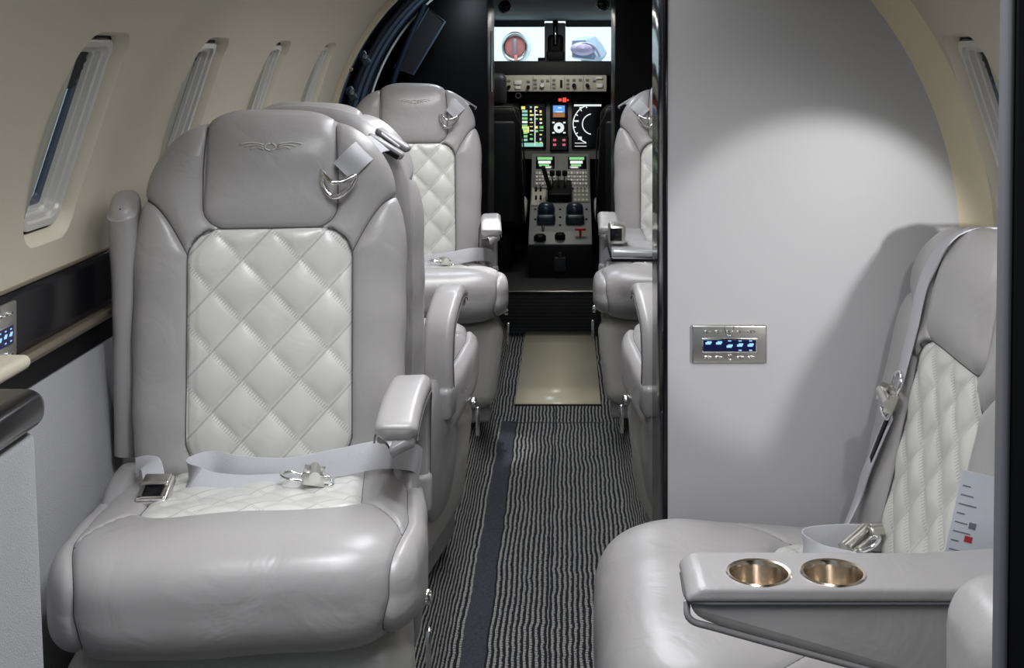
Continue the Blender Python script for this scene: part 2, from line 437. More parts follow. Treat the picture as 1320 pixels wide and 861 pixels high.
def make_cushion(root, W, D, T, yc, zc, slope, ins, qm, nose=.0, seams=True):
    m_, n_ = 6., 3.2
    def base(u, v):
        ph = np.clip(u, -1, 1)*np.pi/2; a, c = np.sin(ph), np.cos(ph); k = (np.abs(a)**m_+np.abs(c)**m_)**(1/m_); a, c = a/k, c/k
        th = v*np.pi; b, e = np.sin(th), np.cos(th); k = (np.abs(b)**n_+np.abs(e)**n_)**(1/n_); b, e = b/k, e/k
        x = W*a; y = -D*c*b; fr = np.clip(-y/D, 0, 1)**1.5
        z = T*c*e*(1+.30*fr)
        z = z + slope*(-y) - nose*np.clip(-y/D, 0, 1)**6 + np.where(e > 0, .006*np.cos(x/W*1.5), 0)
        x = x*(1-.04*fr)
        return np.stack([x, y, z], -1)
    ix, iy = ins
    insf = lambda x, y: sd_rbox(x, y, 0, iy+.3, ix, .3, .05)
    xs = lambda y, z: W*.90 - W*.11*np.clip((-y-D*.45)/(D*.5), 0, 1)**1.3 - .012*np.clip(-z/.05, 0, 1)
    ys = lambda x: iy + .03 - (.11)*np.clip((np.abs(x)-ix)/(W*.84-ix), 0, 1.25)
    def zref(y): return slope*(-y)
    def disp(p):
        x, y, z = p[..., 0], p[..., 1], p[..., 2]; zz = z-zref(y); top = np.clip(zz/(T*.5), 0, 1)
        i = insf(x, y); s = (np.abs(x)-xs(y, zz)); l = (y-ys(x))*.8
        o = groove(i)*top + groove(s)
        o = o + np.where((np.abs(x) > ix) & (s < 0), groove(l), 0)*top
        o = o + np.where(i < 0, quilt(x, y, .0995, .105, iy, .007)*np.clip(-i/.02, 0, 1)*top, 0)
        o = o + np.where((i > 0) & (s < 0), .010*(1-np.exp(-np.minimum(i, -s)/.02)), 0) + np.where(s > 0, .006*(1-np.exp(-s/.012)), 0)
        return o + .0022*np.sin(x*21+y*17)*np.sin(y*23-x*13)
    P0 = displaced(base, disp, -1.)
    def P(u, v): return P0(u, v)+np.array([0, yc, zc])
    u = np.linspace(-1, 1, 181); v = np.linspace(-1, 1, 261)
    B = lambda f: (lambda a, b: (lambda p: f(p[..., 0], p[..., 1], p[..., 2]-zref(p[..., 1])))(base(a, b)))
    topc = B(lambda x, y, z: -z)
    si = B(lambda x, y, z: np.abs(x)-xs(y, z)); so = B(lambda x, y, z: xs(y, z)-np.abs(x))
    clipped('quilted_seat_panel', u, v, [topc, B(lambda x, y, z: insf(x, y))], P, qm, root, 'off-white diamond-quilted seat panel')
    ntop = lambda a, b: (lambda p: np.where(p[..., 2]-zref(p[..., 1]) > 0, -insf(p[..., 0], p[..., 1]), -.05))(base(a, b))
    def wedge(a, b):
        p = base(a, b); x, y, z = p[..., 0], p[..., 1], p[..., 2]-zref(p[..., 1])
        return np.maximum(np.maximum(ys(x)-y, ix-.0-np.abs(x)), -z)
    clipped('seat_cushion', u, v, [ntop, si, lambda a, b: -wedge(a, b)], P, M['leather'], root)
    w1_ = [clipped('cushion_wedge', u, v, [wedge, ntop, si, B(lambda x, y, z, q=q: q*x)], P, M['leather'], root) for q in (1, -1)]
    s1_ = [clipped('cushion_side', u, v, [so, B(lambda x, y, z, q=q: q*x)], P, M['leather'], root) for q in (1, -1)]
    boundary_seams([o for o in w1_+s1_ if o], .0013, root)

# ------------------------------------------------------------------ the club seat
qm_back = diamond_leather('quilted_leather_back', (.68, .68, .655), 2, .0995, .105, .820)
qm_seat = diamond_leather('quilted_leather_seat', (.64, .64, .615), 1, .0995, .105, -.12)
qm_sofa = diamond_leather('quilted_leather_sofa', (.66, .66, .625), 2, .0995, .105, .645)

def buckle(parent, T, w=.05, l=.062):
    """lift-latch buckle: shell, dark recess and lift lever; built flat facing +z then placed by T"""
    def add(name, c, s, m, r, rot=None):
        bm = bmesh.new(); bm_box(bm, c, s, r, 3, rot)
        for v in bm.verts: v.co = T @ v.co
        return frombm(name, bm, m, parent)
    b = add('buckle', (0, 0, 0), (w, l, .016), M['metal'], .005)
    def sub(name, c, s, m, r, rot=None):
        bm = bmesh.new(); bm_box(bm, c, s, r, 3, rot)
        for v in bm.verts: v.co = T @ v.co
        return frombm(name, bm, m, b)
    sub('buckle_recess', (0, -.008, .008), (w*.62, l*.45, .004), M['black_gloss'], .0015)
    sub('latch_lever', (0, .014, .011), (w*.86, l*.42, .007), M['metal'], .003, E(x=-8))
    sub('latch_lip', (0, -l/2+.006, .006), (w*.9, .008, .010), M['chrome'], .003)
    return b
def tongue(parent, T):
    """adjustable belt connector: plate, roller and pressed loop"""
    bm = bmesh.new(); bm_box(bm, (0, 0, 0), (.050, .036, .004), .0015, 2)
    for s in (-1, 1): bm_box(bm, (s*.024, 0, .008), (.003, .034, .016), .001, 2)
    for v in bm.verts: v.co = T @ v.co
    p = frombm('belt_connector', bm, M['metal'], parent)
    vs, fs = sweep_vf([(-.026, 0, .012), (.026, 0, .012)], circ(.009, 16)); vs = [T @ Vector(v) for v in vs]
    mesh('roller', vs, fs, M['metal'], p, None, 40)
    pts = smooth_path([(-.016, .016, 0), (-.018, .040, .001), (0, .052, .001), (.018, .040, .001), (.016, .016, 0)], 6)
    vs, fs = sweep_vf(pts, circ(.0035, 8)); vs = [T @ Vector(v) for v in vs]; mesh('tongue_loop', vs, fs, M['chrome'], p)
    pts = smooth_path([(-.018, -.016, 0), (-.018, -.030, .002), (.018, -.030, .002), (.018, -.016, 0)], 6)
    vs, fs = sweep_vf(pts, circ(.003, 8)); vs = [T @ Vector(v) for v in vs]; mesh('wire_bail', vs, fs, M['chrome'], p)
    return p
def webbing(name, pts, ups, parent, w=.046, t=.0022, n=8, m=None):
    P = smooth_path(pts, n); U = smooth_path(ups, n)
    vs, fs = sweep_vf(P, rrect(t, w, t*.45, 2), ups=U); return mesh(name, vs, fs, m or M['web'], parent, None, 50)

def arm_mesh(x, pts, w=.068, h=.038, nose=True):
    P = smooth_path(pts, 10); n = len(P)
    sc = [min(1, .62+.38*math.sin(min(1, i/6)*math.pi/2)) for i in range(n)]
    ups = []
    for i in range(n):
        t = (P[min(i+1, n-1)]-P[max(i-1, 0)]).normalized(); ups.append(Vector((0, -t.z, t.y)) if t.y > 0 or True else 0)
    P = [Vector((x+p.x, p.y, p.z)) for p in P]
    return P, ups, sc
def armrest(root, x):
    a = empty('armrest'); a.parent = root
    pts = [(-.028, -.155, .552), (-.026, -.135, .563), (-.016, -.06, .577), (-.004, .02, .580), (0, .075, .564), (0, .115, .53), (0, .13, .46), (0, .125, .40)]
    P, U, sc = arm_mesh(x, pts)
    vs, fs = sweep_vf(P, rrect(.066, .034, .015, 5), ups=U, scales=sc); mesh('armrest_pad', vs, fs, M['leather'], a, None, 60)
    P2 = [p-u*.020 for p, u in zip(P, U)]
    vs, fs = sweep_vf(P2[3:], rrect(.058, .022, .008, 4), ups=U[3:]); mesh('armrest_frame', vs, fs, M['leather_dk'], a, None, 60)
    vs1, fs1 = sweep_vf([p+Vector((.0325, 0, 0))-u*.012 for p, u in zip(P, U)], circ(.0014, 6)); vs2, fs2 = sweep_vf([p-Vector((.0325, 0, 0))-u*.012 for p, u in zip(P, U)], circ(.0014, 6))
    V, Fc = merge([(vs1, fs1), (vs2, fs2)]); mesh('seam_piping', V, Fc, M['seam'], a)
    box('armrest_foot', (x, .125, .375), (.070, .072, .07), M['leather_dk'], a, .012, 3)
    return a

def make_seat():
    r = empty('club_seat')
    ZB, YB, RC = .392, .235, 4
    sb = make_back(r, .222, .634, .072, .075, .113, .428, .1425, .012, None, RC, ZB, YB, qm_back)
    sc = make_cushion(r, .264, .300, .070, -.045, .355, .10, (.165, -.10), qm_seat)
    # cushion under-frame, skirt and pedestal
    box('seat_pan', (0, -.01, .262), (.44, .42, .05), M['darkgrey'], r, .012, 3)
    box('skirt', (0, .0, .150), (.50, .54, .28), M['leather_wh'], r, .05, 5, taper=.9, label='pale leather skirt below the cushion')
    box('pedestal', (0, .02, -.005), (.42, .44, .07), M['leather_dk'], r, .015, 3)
    for s in (-1, 1):
        # rounded side shell under the armrest
        bm = bmesh.new(); g = bmesh.ops.create_uvsphere(bm, u_segments=40, v_segments=24, radius=1)
        for v in bm.verts:
            q = v.co.copy(); px_ = math.copysign(abs(q.x)**.6, q.x); kz = q.z
            v.co = Vector((s*.235+px_*.032, .12+math.copysign(abs(q.y)**.75, q.y)*.15*(1-.18*max(0, -kz)), .275+math.copysign(abs(kz)**.8, kz)*.155))
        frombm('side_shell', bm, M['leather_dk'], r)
        lathe('recline_pivot', [(0, .010), (.010, .010), (.012, .006), (.012, 0)], (s*.262, -.14, .30), M['chrome'], r, 16, axis='X', rot=Matrix.Scale(s, 4, (1, 0, 0)))
    box('recline_lever', (.266, -.19, .24), (.008, .016, .07), M['chrome'], r, .003)
    arms = [armrest(r, .246)]
    # embroidered wings on the headrest
    wp = []
    def strip(pl, rr): wp.append(sweep_vf([sb(x, z, .0012) for x, z in pl], circ(rr, 6)))
    z0 = .570
    for s in (-1, 1):
        for k in range(3):
            strip([(s*(.012+t*(.042-.010*k)), z0+.004-k*.004+.005*math.sin(t*2.6)-.002*t) for t in np.linspace(0, 1, 8)], .0014)
        strip([(s*.012*math.cos(a)*.8, z0+.006*math.sin(a)) for a in np.linspace(-1.5, 1.5, 8)], .0015)
    V, Fc = merge(wp); mesh('emblem', V, Fc, M['leather_wh'], r, 'raised stitched winged emblem on the headrest')
    # lap belt: webbing lies across the cushion from the right hip, folds into a loop on the left
    u = Vector
    lap = [(.262, .10, .425), (.245, .07, .448), (.19, .075, .452), (.12, .070, .443), (.04, .055, .437), (-.04, .060, .442), (-.085, .078, .446), (-.112, .064, .443), (-.112, .042, .437), (-.085, .030, .430), (-.03, .025, .424), (.03, .030, .421)]
    up = [(.3, .45, .8), (.1, .45, .9), (0, .35, .95), (0, .3, .95), (0, .3, .95), (0, .3, .95), (0, .4, .9), (-.1, .45, .9), (-.1, .6, .8), (0, .7, .7), (0, .7, .65), (0, .65, .7)]
    lb = webbing('lap_belt', lap, up, r)
    tongue(lb, Matrix.Translation((.085, .010, .437)) @ E(x=12, z=93))
    lb2 = webbing('buckle_strap', [(-.21, .10, .44), (-.185, .075, .455), (-.172, .04, .448), (-.165, .01, .436)], [(0, .3, 1), (.9, .0, .4), (1, 0, .1), (1, 0, .1)], r, .034)
    buckle(lb2, Matrix.Translation((-.158, -.018, .440)) @ E(x=22, z=-6))
    # shoulder harness parked over the top
    sh = webbing('shoulder_belt', [Vector(sb(.205, .545, -.01))+Vector((.0, .10, .02)), Vector(sb(.18, .565, .012))+Vector((0, .03, .006)), Vector(sb(.155, .555, .010)), Vector(sb(.125, .525, .012))],
                 [(.75, .5, -.5), (.8, .2, -.6), (.75, .1, -.65), (.7, 0, -.7)], r, .045, .003)
    p = Vector(sb(.112, .505, .016))
    pts = [p+Vector((a, -.004*k, b)) for k, (a, b) in enumerate([(-.022, .022), (-.020, -.002), (-.006, -.022), (.012, -.020), (.030, -.002), (.036, .014), (.010, .004), (-.008, .006)])]
    tube('shoulder_tongue', smooth_path(pts+[pts[0]], 5)[:-1], .0045, M['chrome'], sh, closed=True)
    g = Vector(sb(.205, .560, .0))
    box('belt_guide', g+Vector((-.005, .070, .004)), (.078, .034, .014), M['leather_dk'], r, .005, 3, E(y=32, z=-4))
    box('guide_slot', g+Vector((-.007, .052, .000)), (.062, .008, .010), M['black'], r, .002, 2, E(y=32, z=-4))
    return r

def children(o): return [c for c in bpy.data.objects if c.parent == o]
def copy_tree(o, parent=None):
    c = o.copy(); COL.objects.link(c)
    if parent is not None: c.parent = parent
    for ch in children(o): copy_tree(ch, c)
    return c
GS = 'grey leather club seats'
seat = make_seat()
def place(o, x, y, rz, label, mirror=False):
    o.location = (x, y, 0); o.rotation_euler = (0, 0, math.radians(rz)); o.scale = (-1 if mirror else 1, 1, 1); tag(o, label, 'seat', GS)
mid = copy_tree(seat); farl = copy_tree(seat); farr = copy_tree(seat); midr = copy_tree(seat)
place(seat, -.495, 2.0, 8, 'large grey leather club seat nearest the viewer on the left, quilted back facing the viewer')
place(mid, -.505, 2.86, 172, 'left grey club seat turned forward, mostly hidden directly behind the nearest seat', True)
place(farl, -.485, 4.09, 12, 'smaller distant grey club seat on the left, facing the viewer beside the black doorway')
place(farr, .375, 4.15, -8, 'distant grey club seat on the right of the aisle, facing the viewer beyond the table', True)
place(midr, .425, 2.88, -172, 'right grey club seat turned forward, its curved back just behind the partition edge')
# raised outboard armrest of the nearest seat (folded upright beside the back)
ra = empty('raised_armrest'); ra.parent = seat
P = smooth_path([(-.252, .27, .42), (-.252, .265, .55), (-.254, .255, .72), (-.256, .235, .84), (-.257, .22, .872)], 8)
vs, fs = sweep_vf(P[::-1], rrect(.050, .085, .022, 5), ups=[(0, 1, .1)]*len(P), scales=[min(1, .6+.4*math.sin(min(1, i/5)*math.pi/2)) for i in range(len(P))])
mesh('armrest_pad', vs, fs, M['leather'], ra, None, 60)
vs, fs = sweep_vf([p+Vector((.0, -.030, 0)) for p in P[:-4]], circ(.0015, 6)); mesh('seam_piping', vs, fs, M['seam'], ra)

# ------------------------------------------------------------------ side-facing seat on the right
sofa = empty('side_facing_seat', (.35, 1.975, 0), math.radians(-90), 'grey leather side-facing seat with quilted back and cup-holder armrest, in front of the partition', 'seat')
ss = make_back(sofa, .335, .605, .06, .07, .145, .400, .165, .010, None, 12.5, .245, .235, qm_sofa, ztop=.46)
make_cushion(sofa, .335, .320, .125, .025, .150, .03, (.185, -.02), qm_seat)
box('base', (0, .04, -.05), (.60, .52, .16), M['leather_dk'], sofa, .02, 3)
# armrest with cup holders (local: x toward the viewer, y away from the aisle)
arm = empty('cup_holder_armrest'); arm.parent = sofa
def arm_prism(name, prof, x0, x1, m, r):
    bm = bmesh.new(); a = [bm.verts.new((x0, y, z)) for y, z in prof]; b = [bm.verts.new((x1, y, z)) for y, z in prof]; n = len(prof)
    bm.faces.new(a); bm.faces.new(b[::-1])
    for i in range(n): bm.faces.new((a[i], b[i], b[(i+1) % n], a[(i+1) % n]))
    bmesh.ops.recalc_face_normals(bm, faces=bm.faces)
    bmesh.ops.bevel(bm, geom=[e for e in bm.edges], offset=r, segments=4, profile=.5, affect='EDGES')
    return frombm(name, bm, m, arm, None, 60)
body = arm_prism('armrest_body', [(-.203, .486), (-.201, .466), (-.17, .452), (-.012, .408), (.20, .350), (.26, .334), (.26, .486)], .418, .512, M['leather'], .012)
pad = arm_prism('armrest_pad', [(-.210, .485), (-.205, .497), (-.190, .504), (.10, .503), (.24, .513), (.26, .512), (.26, .485)], .410, .518, M['leather'], .006)
# cup wells cut out of pad and body
cups = [at(978, 737, 1.500), at(1074, 733, 1.500)]
for o, depth in ((pad, .2), (body, .2)):
    for c in cups:
        cl = (1.975-c.y, c.x-.35)
        bm = bmesh.new(); bmesh.ops.create_cone(bm, cap_ends=True, segments=48, radius1=.0355, radius2=.0355, depth=.12)
        for v in bm.verts: v.co += Vector((cl[0], cl[1], .5045))
        me = bpy.data.meshes.new('cut'); bm.to_mesh(me); bm.free(); co = bpy.data.objects.new('cut', me); COL.objects.link(co); co.parent = sofa
        md = o.modifiers.new('b', 'BOOLEAN'); md.operation = 'DIFFERENCE'; md.object = co; md.solver = 'EXACT'
        bpy.context.view_layer.update(); dg = bpy.context.evaluated_depsgraph_get()
        nm = bpy.data.meshes.new_from_object(o.evaluated_get(dg)); o.modifiers.clear(); o.data = nm
        nm.set_sharp_from_angle(angle=math.radians(50)); bpy.data.objects.remove(co)
for c in cups:
    lathe('cup_holder', [(0, .4475), (.031, .4475), (.0325, .451), (.033, .499), (.0355, .5045), (.0385, .5055), (.0400, .5035), (.0395, .500), (.0345, .497), (.0345, .446), (0, .446)], (1.975-c.y, c.x-.35, 0), M['brass'], arm, 48, label='champagne-gold metal cup holder')
tube('seam_piping', smooth_path([(.516, .26, .484), (.516, -.10, .484), (.515, -.190, .484), (.50, -.207, .484), (.43, -.207, .484)], 6), .0022, M['seam'], arm)
tube('seam_piping', smooth_path([(.500, -.207, .480), (.508, -.203, .462), (.509, -.165, .450), (.509, -.012, .408), (.509, .2, .350)], 6), .004, M['leather_dk'], arm)
# shoulder belt down the far side of the back
V3 = Vector
bp = [Vector(ss(-.07, .612, .004))+V3((0, .05, .0)), Vector(ss(-.095, .590, .006)), Vector(ss(-.165, .50, .006)), Vector(ss(-.175, .40, .006)), Vector(ss(-.18, .30, .010))]
up = [(1, 0, 0), (1, 0, .2), (1, .2, .4), (1, .1, .1), (1, 0, .1)]
sh = webbing('shoulder_belt', bp, up, sofa, .040, .003)
tongue(sh, Matrix.Translation(Vector(ss(-.18, .275, .018))) @ E(x=73, y=12))
webbing('dark_strap', [Vector(ss(-.185, .26, .010)), Vector(ss(-.20, .20, .012)), Vector(ss(-.215, .155, .012))], [(1, 0, .2)]*3, sofa, .020, .003, m=M['black'])
webbing('lower_belt', [Vector(ss(-.19, .25, .006)), Vector(ss(-.225, .14, .010)), Vector(ss(-.25, .07, .012)), Vector(ss(-.20, .03, .02))+V3((0, -.02, -.01)), Vector(ss(-.17, .02, .02))+V3((0, -.03, -.015))], [(1, 0, .2), (1, 0, .3), (1, 0, .3), (.8, 0, .6), (.6, 0, .8)], sofa, .044, .003)
lw = webbing('lap_belt', [(-.15, .19, .300), (-.13, .15, .312), (-.110, .095, .318), (-.092, .052, .320), (-.075, .045, .315), (-.060, .065, .305), (-.045, .12, .298)], [(-.15, 0, 1)]*2+[(-.25, 0, 1)]*3+[(-.45, 0, .9)]*2, sofa, .042, .003)
tongue(lw, Matrix.Translation((-.085, .135, .318)) @ E(x=20, y=25, z=-60))
buckle(lw, Matrix.Translation((-.14, .165, .312)) @ E(x=30, y=-10, z=-50), .044, .055)
# near-side padded end beside the armrest
bm = bmesh.new(); bm_box(bm, (.70, .132, .27), (.17, .16, .62), .055, 6)
frombm('padded_end', bm, M['leather'], sofa, None, 60)

# ------------------------------------------------------------------ cabin shell
def wall_pt(Y, th, d=0.):   # th: degrees, 0 = left horizontal, 180 = right horizontal
    t = np.radians(th); r = R_CAB+d
    return np.stack([CX-r*np.cos(t), Y+0*t, CZ+r*np.sin(t)], -1)
LW = [1.90, 2.51, 3.12, 3.76]; HW = .100; HA = .180; TC = 18.0    # window near edge Y, half width, half arc height, centre angle
def arc(th): return np.radians(th)*R_CAB
TCS = float(arc(np.array(TC)))
def wall(name, y0, y1, t0, t1, wins, m, side=0):
    Ys = np.arange(y0, y1+.001, .02); th = np.arange(t0, t1+.01, 1.)
    conds = []
    for wy in wins: conds.append(lambda a, b, wy=wy: -sd_rbox(a, arc(b if side == 0 else 180-b), wy, TCS, HW, HA, .05))
    if not conds: conds = [lambda a, b: -1+0*a]
    return struct(clipped(name, Ys, th, conds, lambda a, b: wall_pt(a, b), m))
wl = [y+HW for y in LW]; wr = [2.165]
YB0 = -.4
wall('wall_left', YB0, 4.36, 1.5, 62, [1.29-.0]+wl, M['cream'])
wall('ceiling', YB0, 4.36, 62, 118, [], M['cream'])
wall('wall_right', YB0, 5.2, 118, 178.5, wr+[1.52], M['cream'], 1)
def ring(wy, side, off, d, n=8):
    o = []
    for a, b in rrect(2*(HW+off), 2*(HA+off), max(.05+off*.7, .01), n):
        th = math.degrees((TCS+b)/R_CAB); th = th if side == 0 else 180-th
        o.append(Vector(wall_pt(np.array(wy+a), np.array(th), d)))
    return o
def loft(rings):
    n = len(rings[0]); V = [v for r in rings for v in r]; Fc = []
    for i in range(len(rings)-1):
        for j in range(n): Fc.append((i*n+j, i*n+(j+1) % n, (i+1)*n+(j+1) % n, (i+1)*n+j))
    return V, Fc
allw = [(y, 0) for y in wl]+[(1.29, 0)]+[(y, 1) for y in wr]+[(1.52, 1)]
for k, (wy, sd) in enumerate(allw):
    e = struct(empty('window_%d' % (k+1), wall_pt(np.array(wy), np.array(TC if sd == 0 else 180-TC), 0.05)))
    def ch(name, rings, m, lab=None, cap=False):
        V, Fc = loft(rings)
        if cap: Fc = [tuple(range(len(rings[0])))]; V = rings[0]
        inv = Vector(e.location); V = [v-inv for v in V]
        return mesh(name, V, Fc, m, e, lab, 40)
    ch('reveal', [ring(wy, sd, 0, 0), ring(wy, sd, -.003, .002), ring(wy, sd, -.008, .009), ring(wy, sd, -.016, .018), ring(wy, sd, -.018, .026)], M['cream_light'], 'cream window reveal')
    ch('gasket', [ring(wy, sd, -.014, .022), ring(wy, sd, -.030, .023)], M['black'])
    ch('window_frame', [ring(wy, sd, -.0225, .028), ring(wy, sd, -.0225, .015), ring(wy, sd, -.0245, .013), ring(wy, sd, -.034, .014), ring(wy, sd, -.036, .020), ring(wy, sd, -.044, .021), ring(wy, sd, -.046, .030), ring(wy, sd, -.052, .031), ring(wy, sd, -.054, .040)], M['frame_metal'])
    ch('inner_seal', [ring(wy, sd, -.052, .038), ring(wy, sd, -.062, .041), ring(wy, sd, -.064, .046)], M['slate'])
    ch('pane', [ring(wy, sd, -.060, .046)], M['glass_side'], None, True)
    # dark pleated strip imitating the shadow in the top of the opening
    zt = HA-.055; V = []; Fc = []
    rows = 10
    for i in range(rows):
        b = zt-.007*i; hw = HW-.056 if i > 4 else HW-.056-.008*(1-i/4)**2
        for a in (-hw, 0, hw):
            th = math.degrees((TCS+b)/R_CAB); th = th if sd == 0 else 180-th
            V.append(Vector(wall_pt(np.array(wy+a), np.array(th), .034+(.003 if i % 2 else 0)))-Vector(e.location))
    for i in range(rows-1):
        for j in range(2): Fc.append((i*3+j, i*3+j+1, (i+1)*3+j+1, (i+1)*3+j))
    mesh('window_shade', V, Fc, M['darkgrey'], e)
# forward end ring of the headliner
def arc_strip(name, t0, t1, prof, m, label=None):
    """sweep section (Y, d) along the tube arc"""
    rg = []
    for th in np.arange(t0, t1+.1, 2.): rg.append([Vector(wall_pt(np.array(y), np.array(th), d)) for y, d in prof])
    V, Fc = loft(rg); n = len(prof); Fc += [tuple(range(n)), tuple(range(len(V)-n, len(V)))]
    return mesh(name, V, Fc, m, None, label, 40)
struct(arc_strip('trim_1', 0, 180, [(4.30, 0), (4.30, -.012), (4.345, -.014), (4.375, -.006), (4.38, .10), (4.30, .10)], M['ivory']))
struct(arc_strip('trim_2', -40, 78, [(4.38, .0), (4.46, .02), (4.62, .022), (4.64, .10), (4.38, .10)], M['slate']))
for i, (y, r_, d, mn) in enumerate([(4.66, .016, .0, 'navy'), (4.74, .013, -.004, 'slate'), (4.80, .016, .0, 'navy'), (4.88, .012, -.006, 'slate'), (4.94, .016, .0, 'navy'), (5.02, .005, -.02, 'white'), (5.07, .016, .004, 'navy')]):
    V, Fc = sweep_vf([Vector(wall_pt(np.array(y+.02*math.sin(th*.05)), np.array(th), d)) for th in np.arange(-40, 78.1, 2.)], circ(r_, 10))
    struct(mesh('trim_%d' % (3+i), V, Fc, M[mn], None, None, 50))
struct(arc_strip('trim_10', -60, 90, [(4.62, .03), (5.25, .03), (5.25, .05), (4.62, .05)], M['black_wall']))
struct(arc_strip('trim_11', 88, 182, [(4.38, .03), (5.25, .03), (5.25, .05), (4.38, .05)], M['black_wall']))
# latches on the slate door frame
for k, (px, py, Y) in enumerate([(470, 75, 4.55), (453, 121, 4.55)]):
    l = empty('door_latch', at(px, py, Y), 0, ['upper', 'lower'][k]+' small metal latch on the dark door frame left of the far seat', 'latch', 'door frame latches')
    box('latch_plate', (0, 0, 0), (.03, .02, .055), M['slate'], l, .006, 3, E(y=-28))
    lathe('latch_pin', [(0, .012), (.009, .012), (.011, .004), (.011, -.004)], (.006, -.014, .006), M['chrome'], l, 16, axis='Y')
lathe_o = lathe('screw', [(0, .004), (.006, .004), (.007, 0)], at(453, 90, 4.28)+Vector((0, -.006, 0)), M['bronze'], None, 12, axis='Y'); tag(lathe_o, 'tiny brass screw head in the cream door surround', 'screw')

# --- left side: black gloss ledge, bronze moulding, felt lower panel
def prism_y(name, prof, y0, y1, m, r=0, parent=None, label=None, ny=1):
    bm = bmesh.new(); a = [bm.verts.new((x, y0, z)) for x, z in prof]; b = [bm.verts.new((x, y1, z)) for x, z in prof]; n = len(prof)
    bm.faces.new(a); bm.faces.new(b[::-1])
    for i in range(n): bm.faces.new((a[i], b[i], b[(i+1) % n], a[(i+1) % n]))
    if r:
        bmesh.ops.recalc_face_normals(bm, faces=bm.faces)
        bmesh.ops.bevel(bm, geom=[e for e in bm.edges], offset=r, segments=3, profile=.5, affect='EDGES')
    return frombm(name, bm, m, parent, label, 40)
XL = CX-R_CAB
struct(prism_y('trim_12', [(XL-.06, .772), (XL+.004, .772), (XL+.010, .762), (XL+.010, .676), (XL-.06, .676)], YB0, 4.3, M['black_gloss'], .002))
struct(prism_y('trim_13', [(XL-.06, .674), (XL+.022, .674), (XL+.026, .666), (XL+.022, .657), (XL-.06, .657)], YB0, 4.3, M['bronze'], .002))
struct(prism_y('trim_14', [(XL-.06, .655), (XL+.006, .655), (XL+.006, .612), (XL-.06, .612)], YB0, 4.3, M['black'], .002))
struct(prism_y('trim_15', [(XL-.06, .778), (XL+.006, .778), (XL+.006, .7735), (XL-.06, .7735)], YB0, 4.3, M['bronze'], .001))
struct(prism_y('baseboard_left', [(XL-.08, .611), (XL+.002, .611), (XL+.035, .35), (XL+.06, FS-.01), (XL-.08, FS-.01)], YB0, 4.3, M['fabric'], 0))
XR = CX+R_CAB
struct(prism_y('baseboard_right', [(XR+.08, .77), (XR-.002, .77), (XR-.035, .35), (XR-.06, FS-.01), (XR+.08, FS-.01)], YB0, 5.2, M['fabric'], 0))

# --- floor: aisle channel with banks
def floor_strip(name, prof, y0, y1, m, dy=.25):
    ys = np.arange(y0, y1+.001, (y1-y0)/max(1, round((y1-y0)/dy))); V = []; Fc = []; n = len(prof)
    for y in ys: V += [(x, y, z) for x, z in prof]
    for i in range(len(ys)-1):
        for j in range(n-1): Fc.append((i*n+j, (i+1)*n+j, (i+1)*n+j+1, i*n+j+1))
    o = mesh(name, V, Fc, m); md = o.modifiers.new('s', 'SOLIDIFY'); md.thickness = .01; md.offset = -1 
    return struct(o)
XAL, XAR = -.245, .165
floor_strip('floor', [(XL-.02, FS), (-.34, FS), (-.325, FS-.004), (-.27, FL+.02), (-.255, FL+.005), (XAL, FL), (XAR, FL), (XAR+.01, FL+.005), (XAR+.025, FL+.02), (.235, FS-.004), (.25, FS), (XR+.02, FS)], YB0, 5.66, M['carpet'])
floor_strip('floor_threshold', [(-.185, FL+.006), (.125, FL+.006)], 4.50, 5.66, M['vinyl'])
struct(box('trim_16', (-.03, 4.49, FL+.008), (.32, .012, .012), M['black'], None, .003))
struct(box('trim_17', (-.03, 4.28, FL+.006), (.32, .010, .010), M['black'], None, .003))
# step up to the flight deck with perforated riser
bm = bmesh.new(); bm_box(bm, (-.03, 6.4, -.05), (1.1, 1.46, .20), .004, 2)
struct(frombm('floor_step', bm, M['mesh']))
bm = bmesh.new()
for i in range(34):
    bm_box(bm, (-.29+i*.0155, 5.664, -.05), (.003, .006, .19), 0)
for j in range(12): bm_box(bm, (-.03, 5.663, -.14+j*.016), (.54, .006, .003), 0)
struct(frombm('trim_18', bm, M['darkgrey']))
struct(box('trim_19', (-.03, 5.665, .05), (.54, .03, .006), M['metal'], None, .002))

# --- partition on the right
bm = bmesh.new()
n = 60; ys = (2.34, 2.62); prof = [(.190, -.04), (.190, 1.56)]
xs_, zs_ = [], []
out = [(.190, -.04), (.190, CZ+math.sqrt(max(0, (R_CAB-.004)**2-(.19-CX)**2)))]
a0 = math.degrees(math.asin((out[1][1]-CZ)/(R_CAB-.004)))
for a in np.linspace(a0, -2, 40): out.append((CX+(R_CAB-.004)*math.cos(math.radians(a)), CZ+(R_CAB-.004)*math.sin(math.radians(a))))
out.append((XR-.06, FS+.01)); out[0] = (.190, FS+.01)
a = [bm.verts.new((x, ys[0], z)) for x, z in out]; b = [bm.verts.new((x, ys[1], z)) for x, z in out]; k = len(out)
bm.faces.new(a); bm.faces.new(b[::-1])
for i in range(k): bm.faces.new((a[i], b[i], b[(i+1) % k], a[(i+1) % k]))
struct(frombm('wall_partition', bm, M['partition'], None, None, 30))
struct(box('trim_20', (.1865, 2.48, .74), (.010, .286, 1.54), M['black_gloss'], None, .003))
# black edge capping, with hinge marks
for k, py in enumerate((440, 545)):
    q = at(853, py, 2.335); h = box('hinge', (.183, 2.345, q.z), (.006, .012, .035), M['darkgrey'], None, .001)
    tag(h, ['upper', 'lower'][k]+' small dark hinge on the black edge of the partition', 'hinge', 'partition edge hinges')
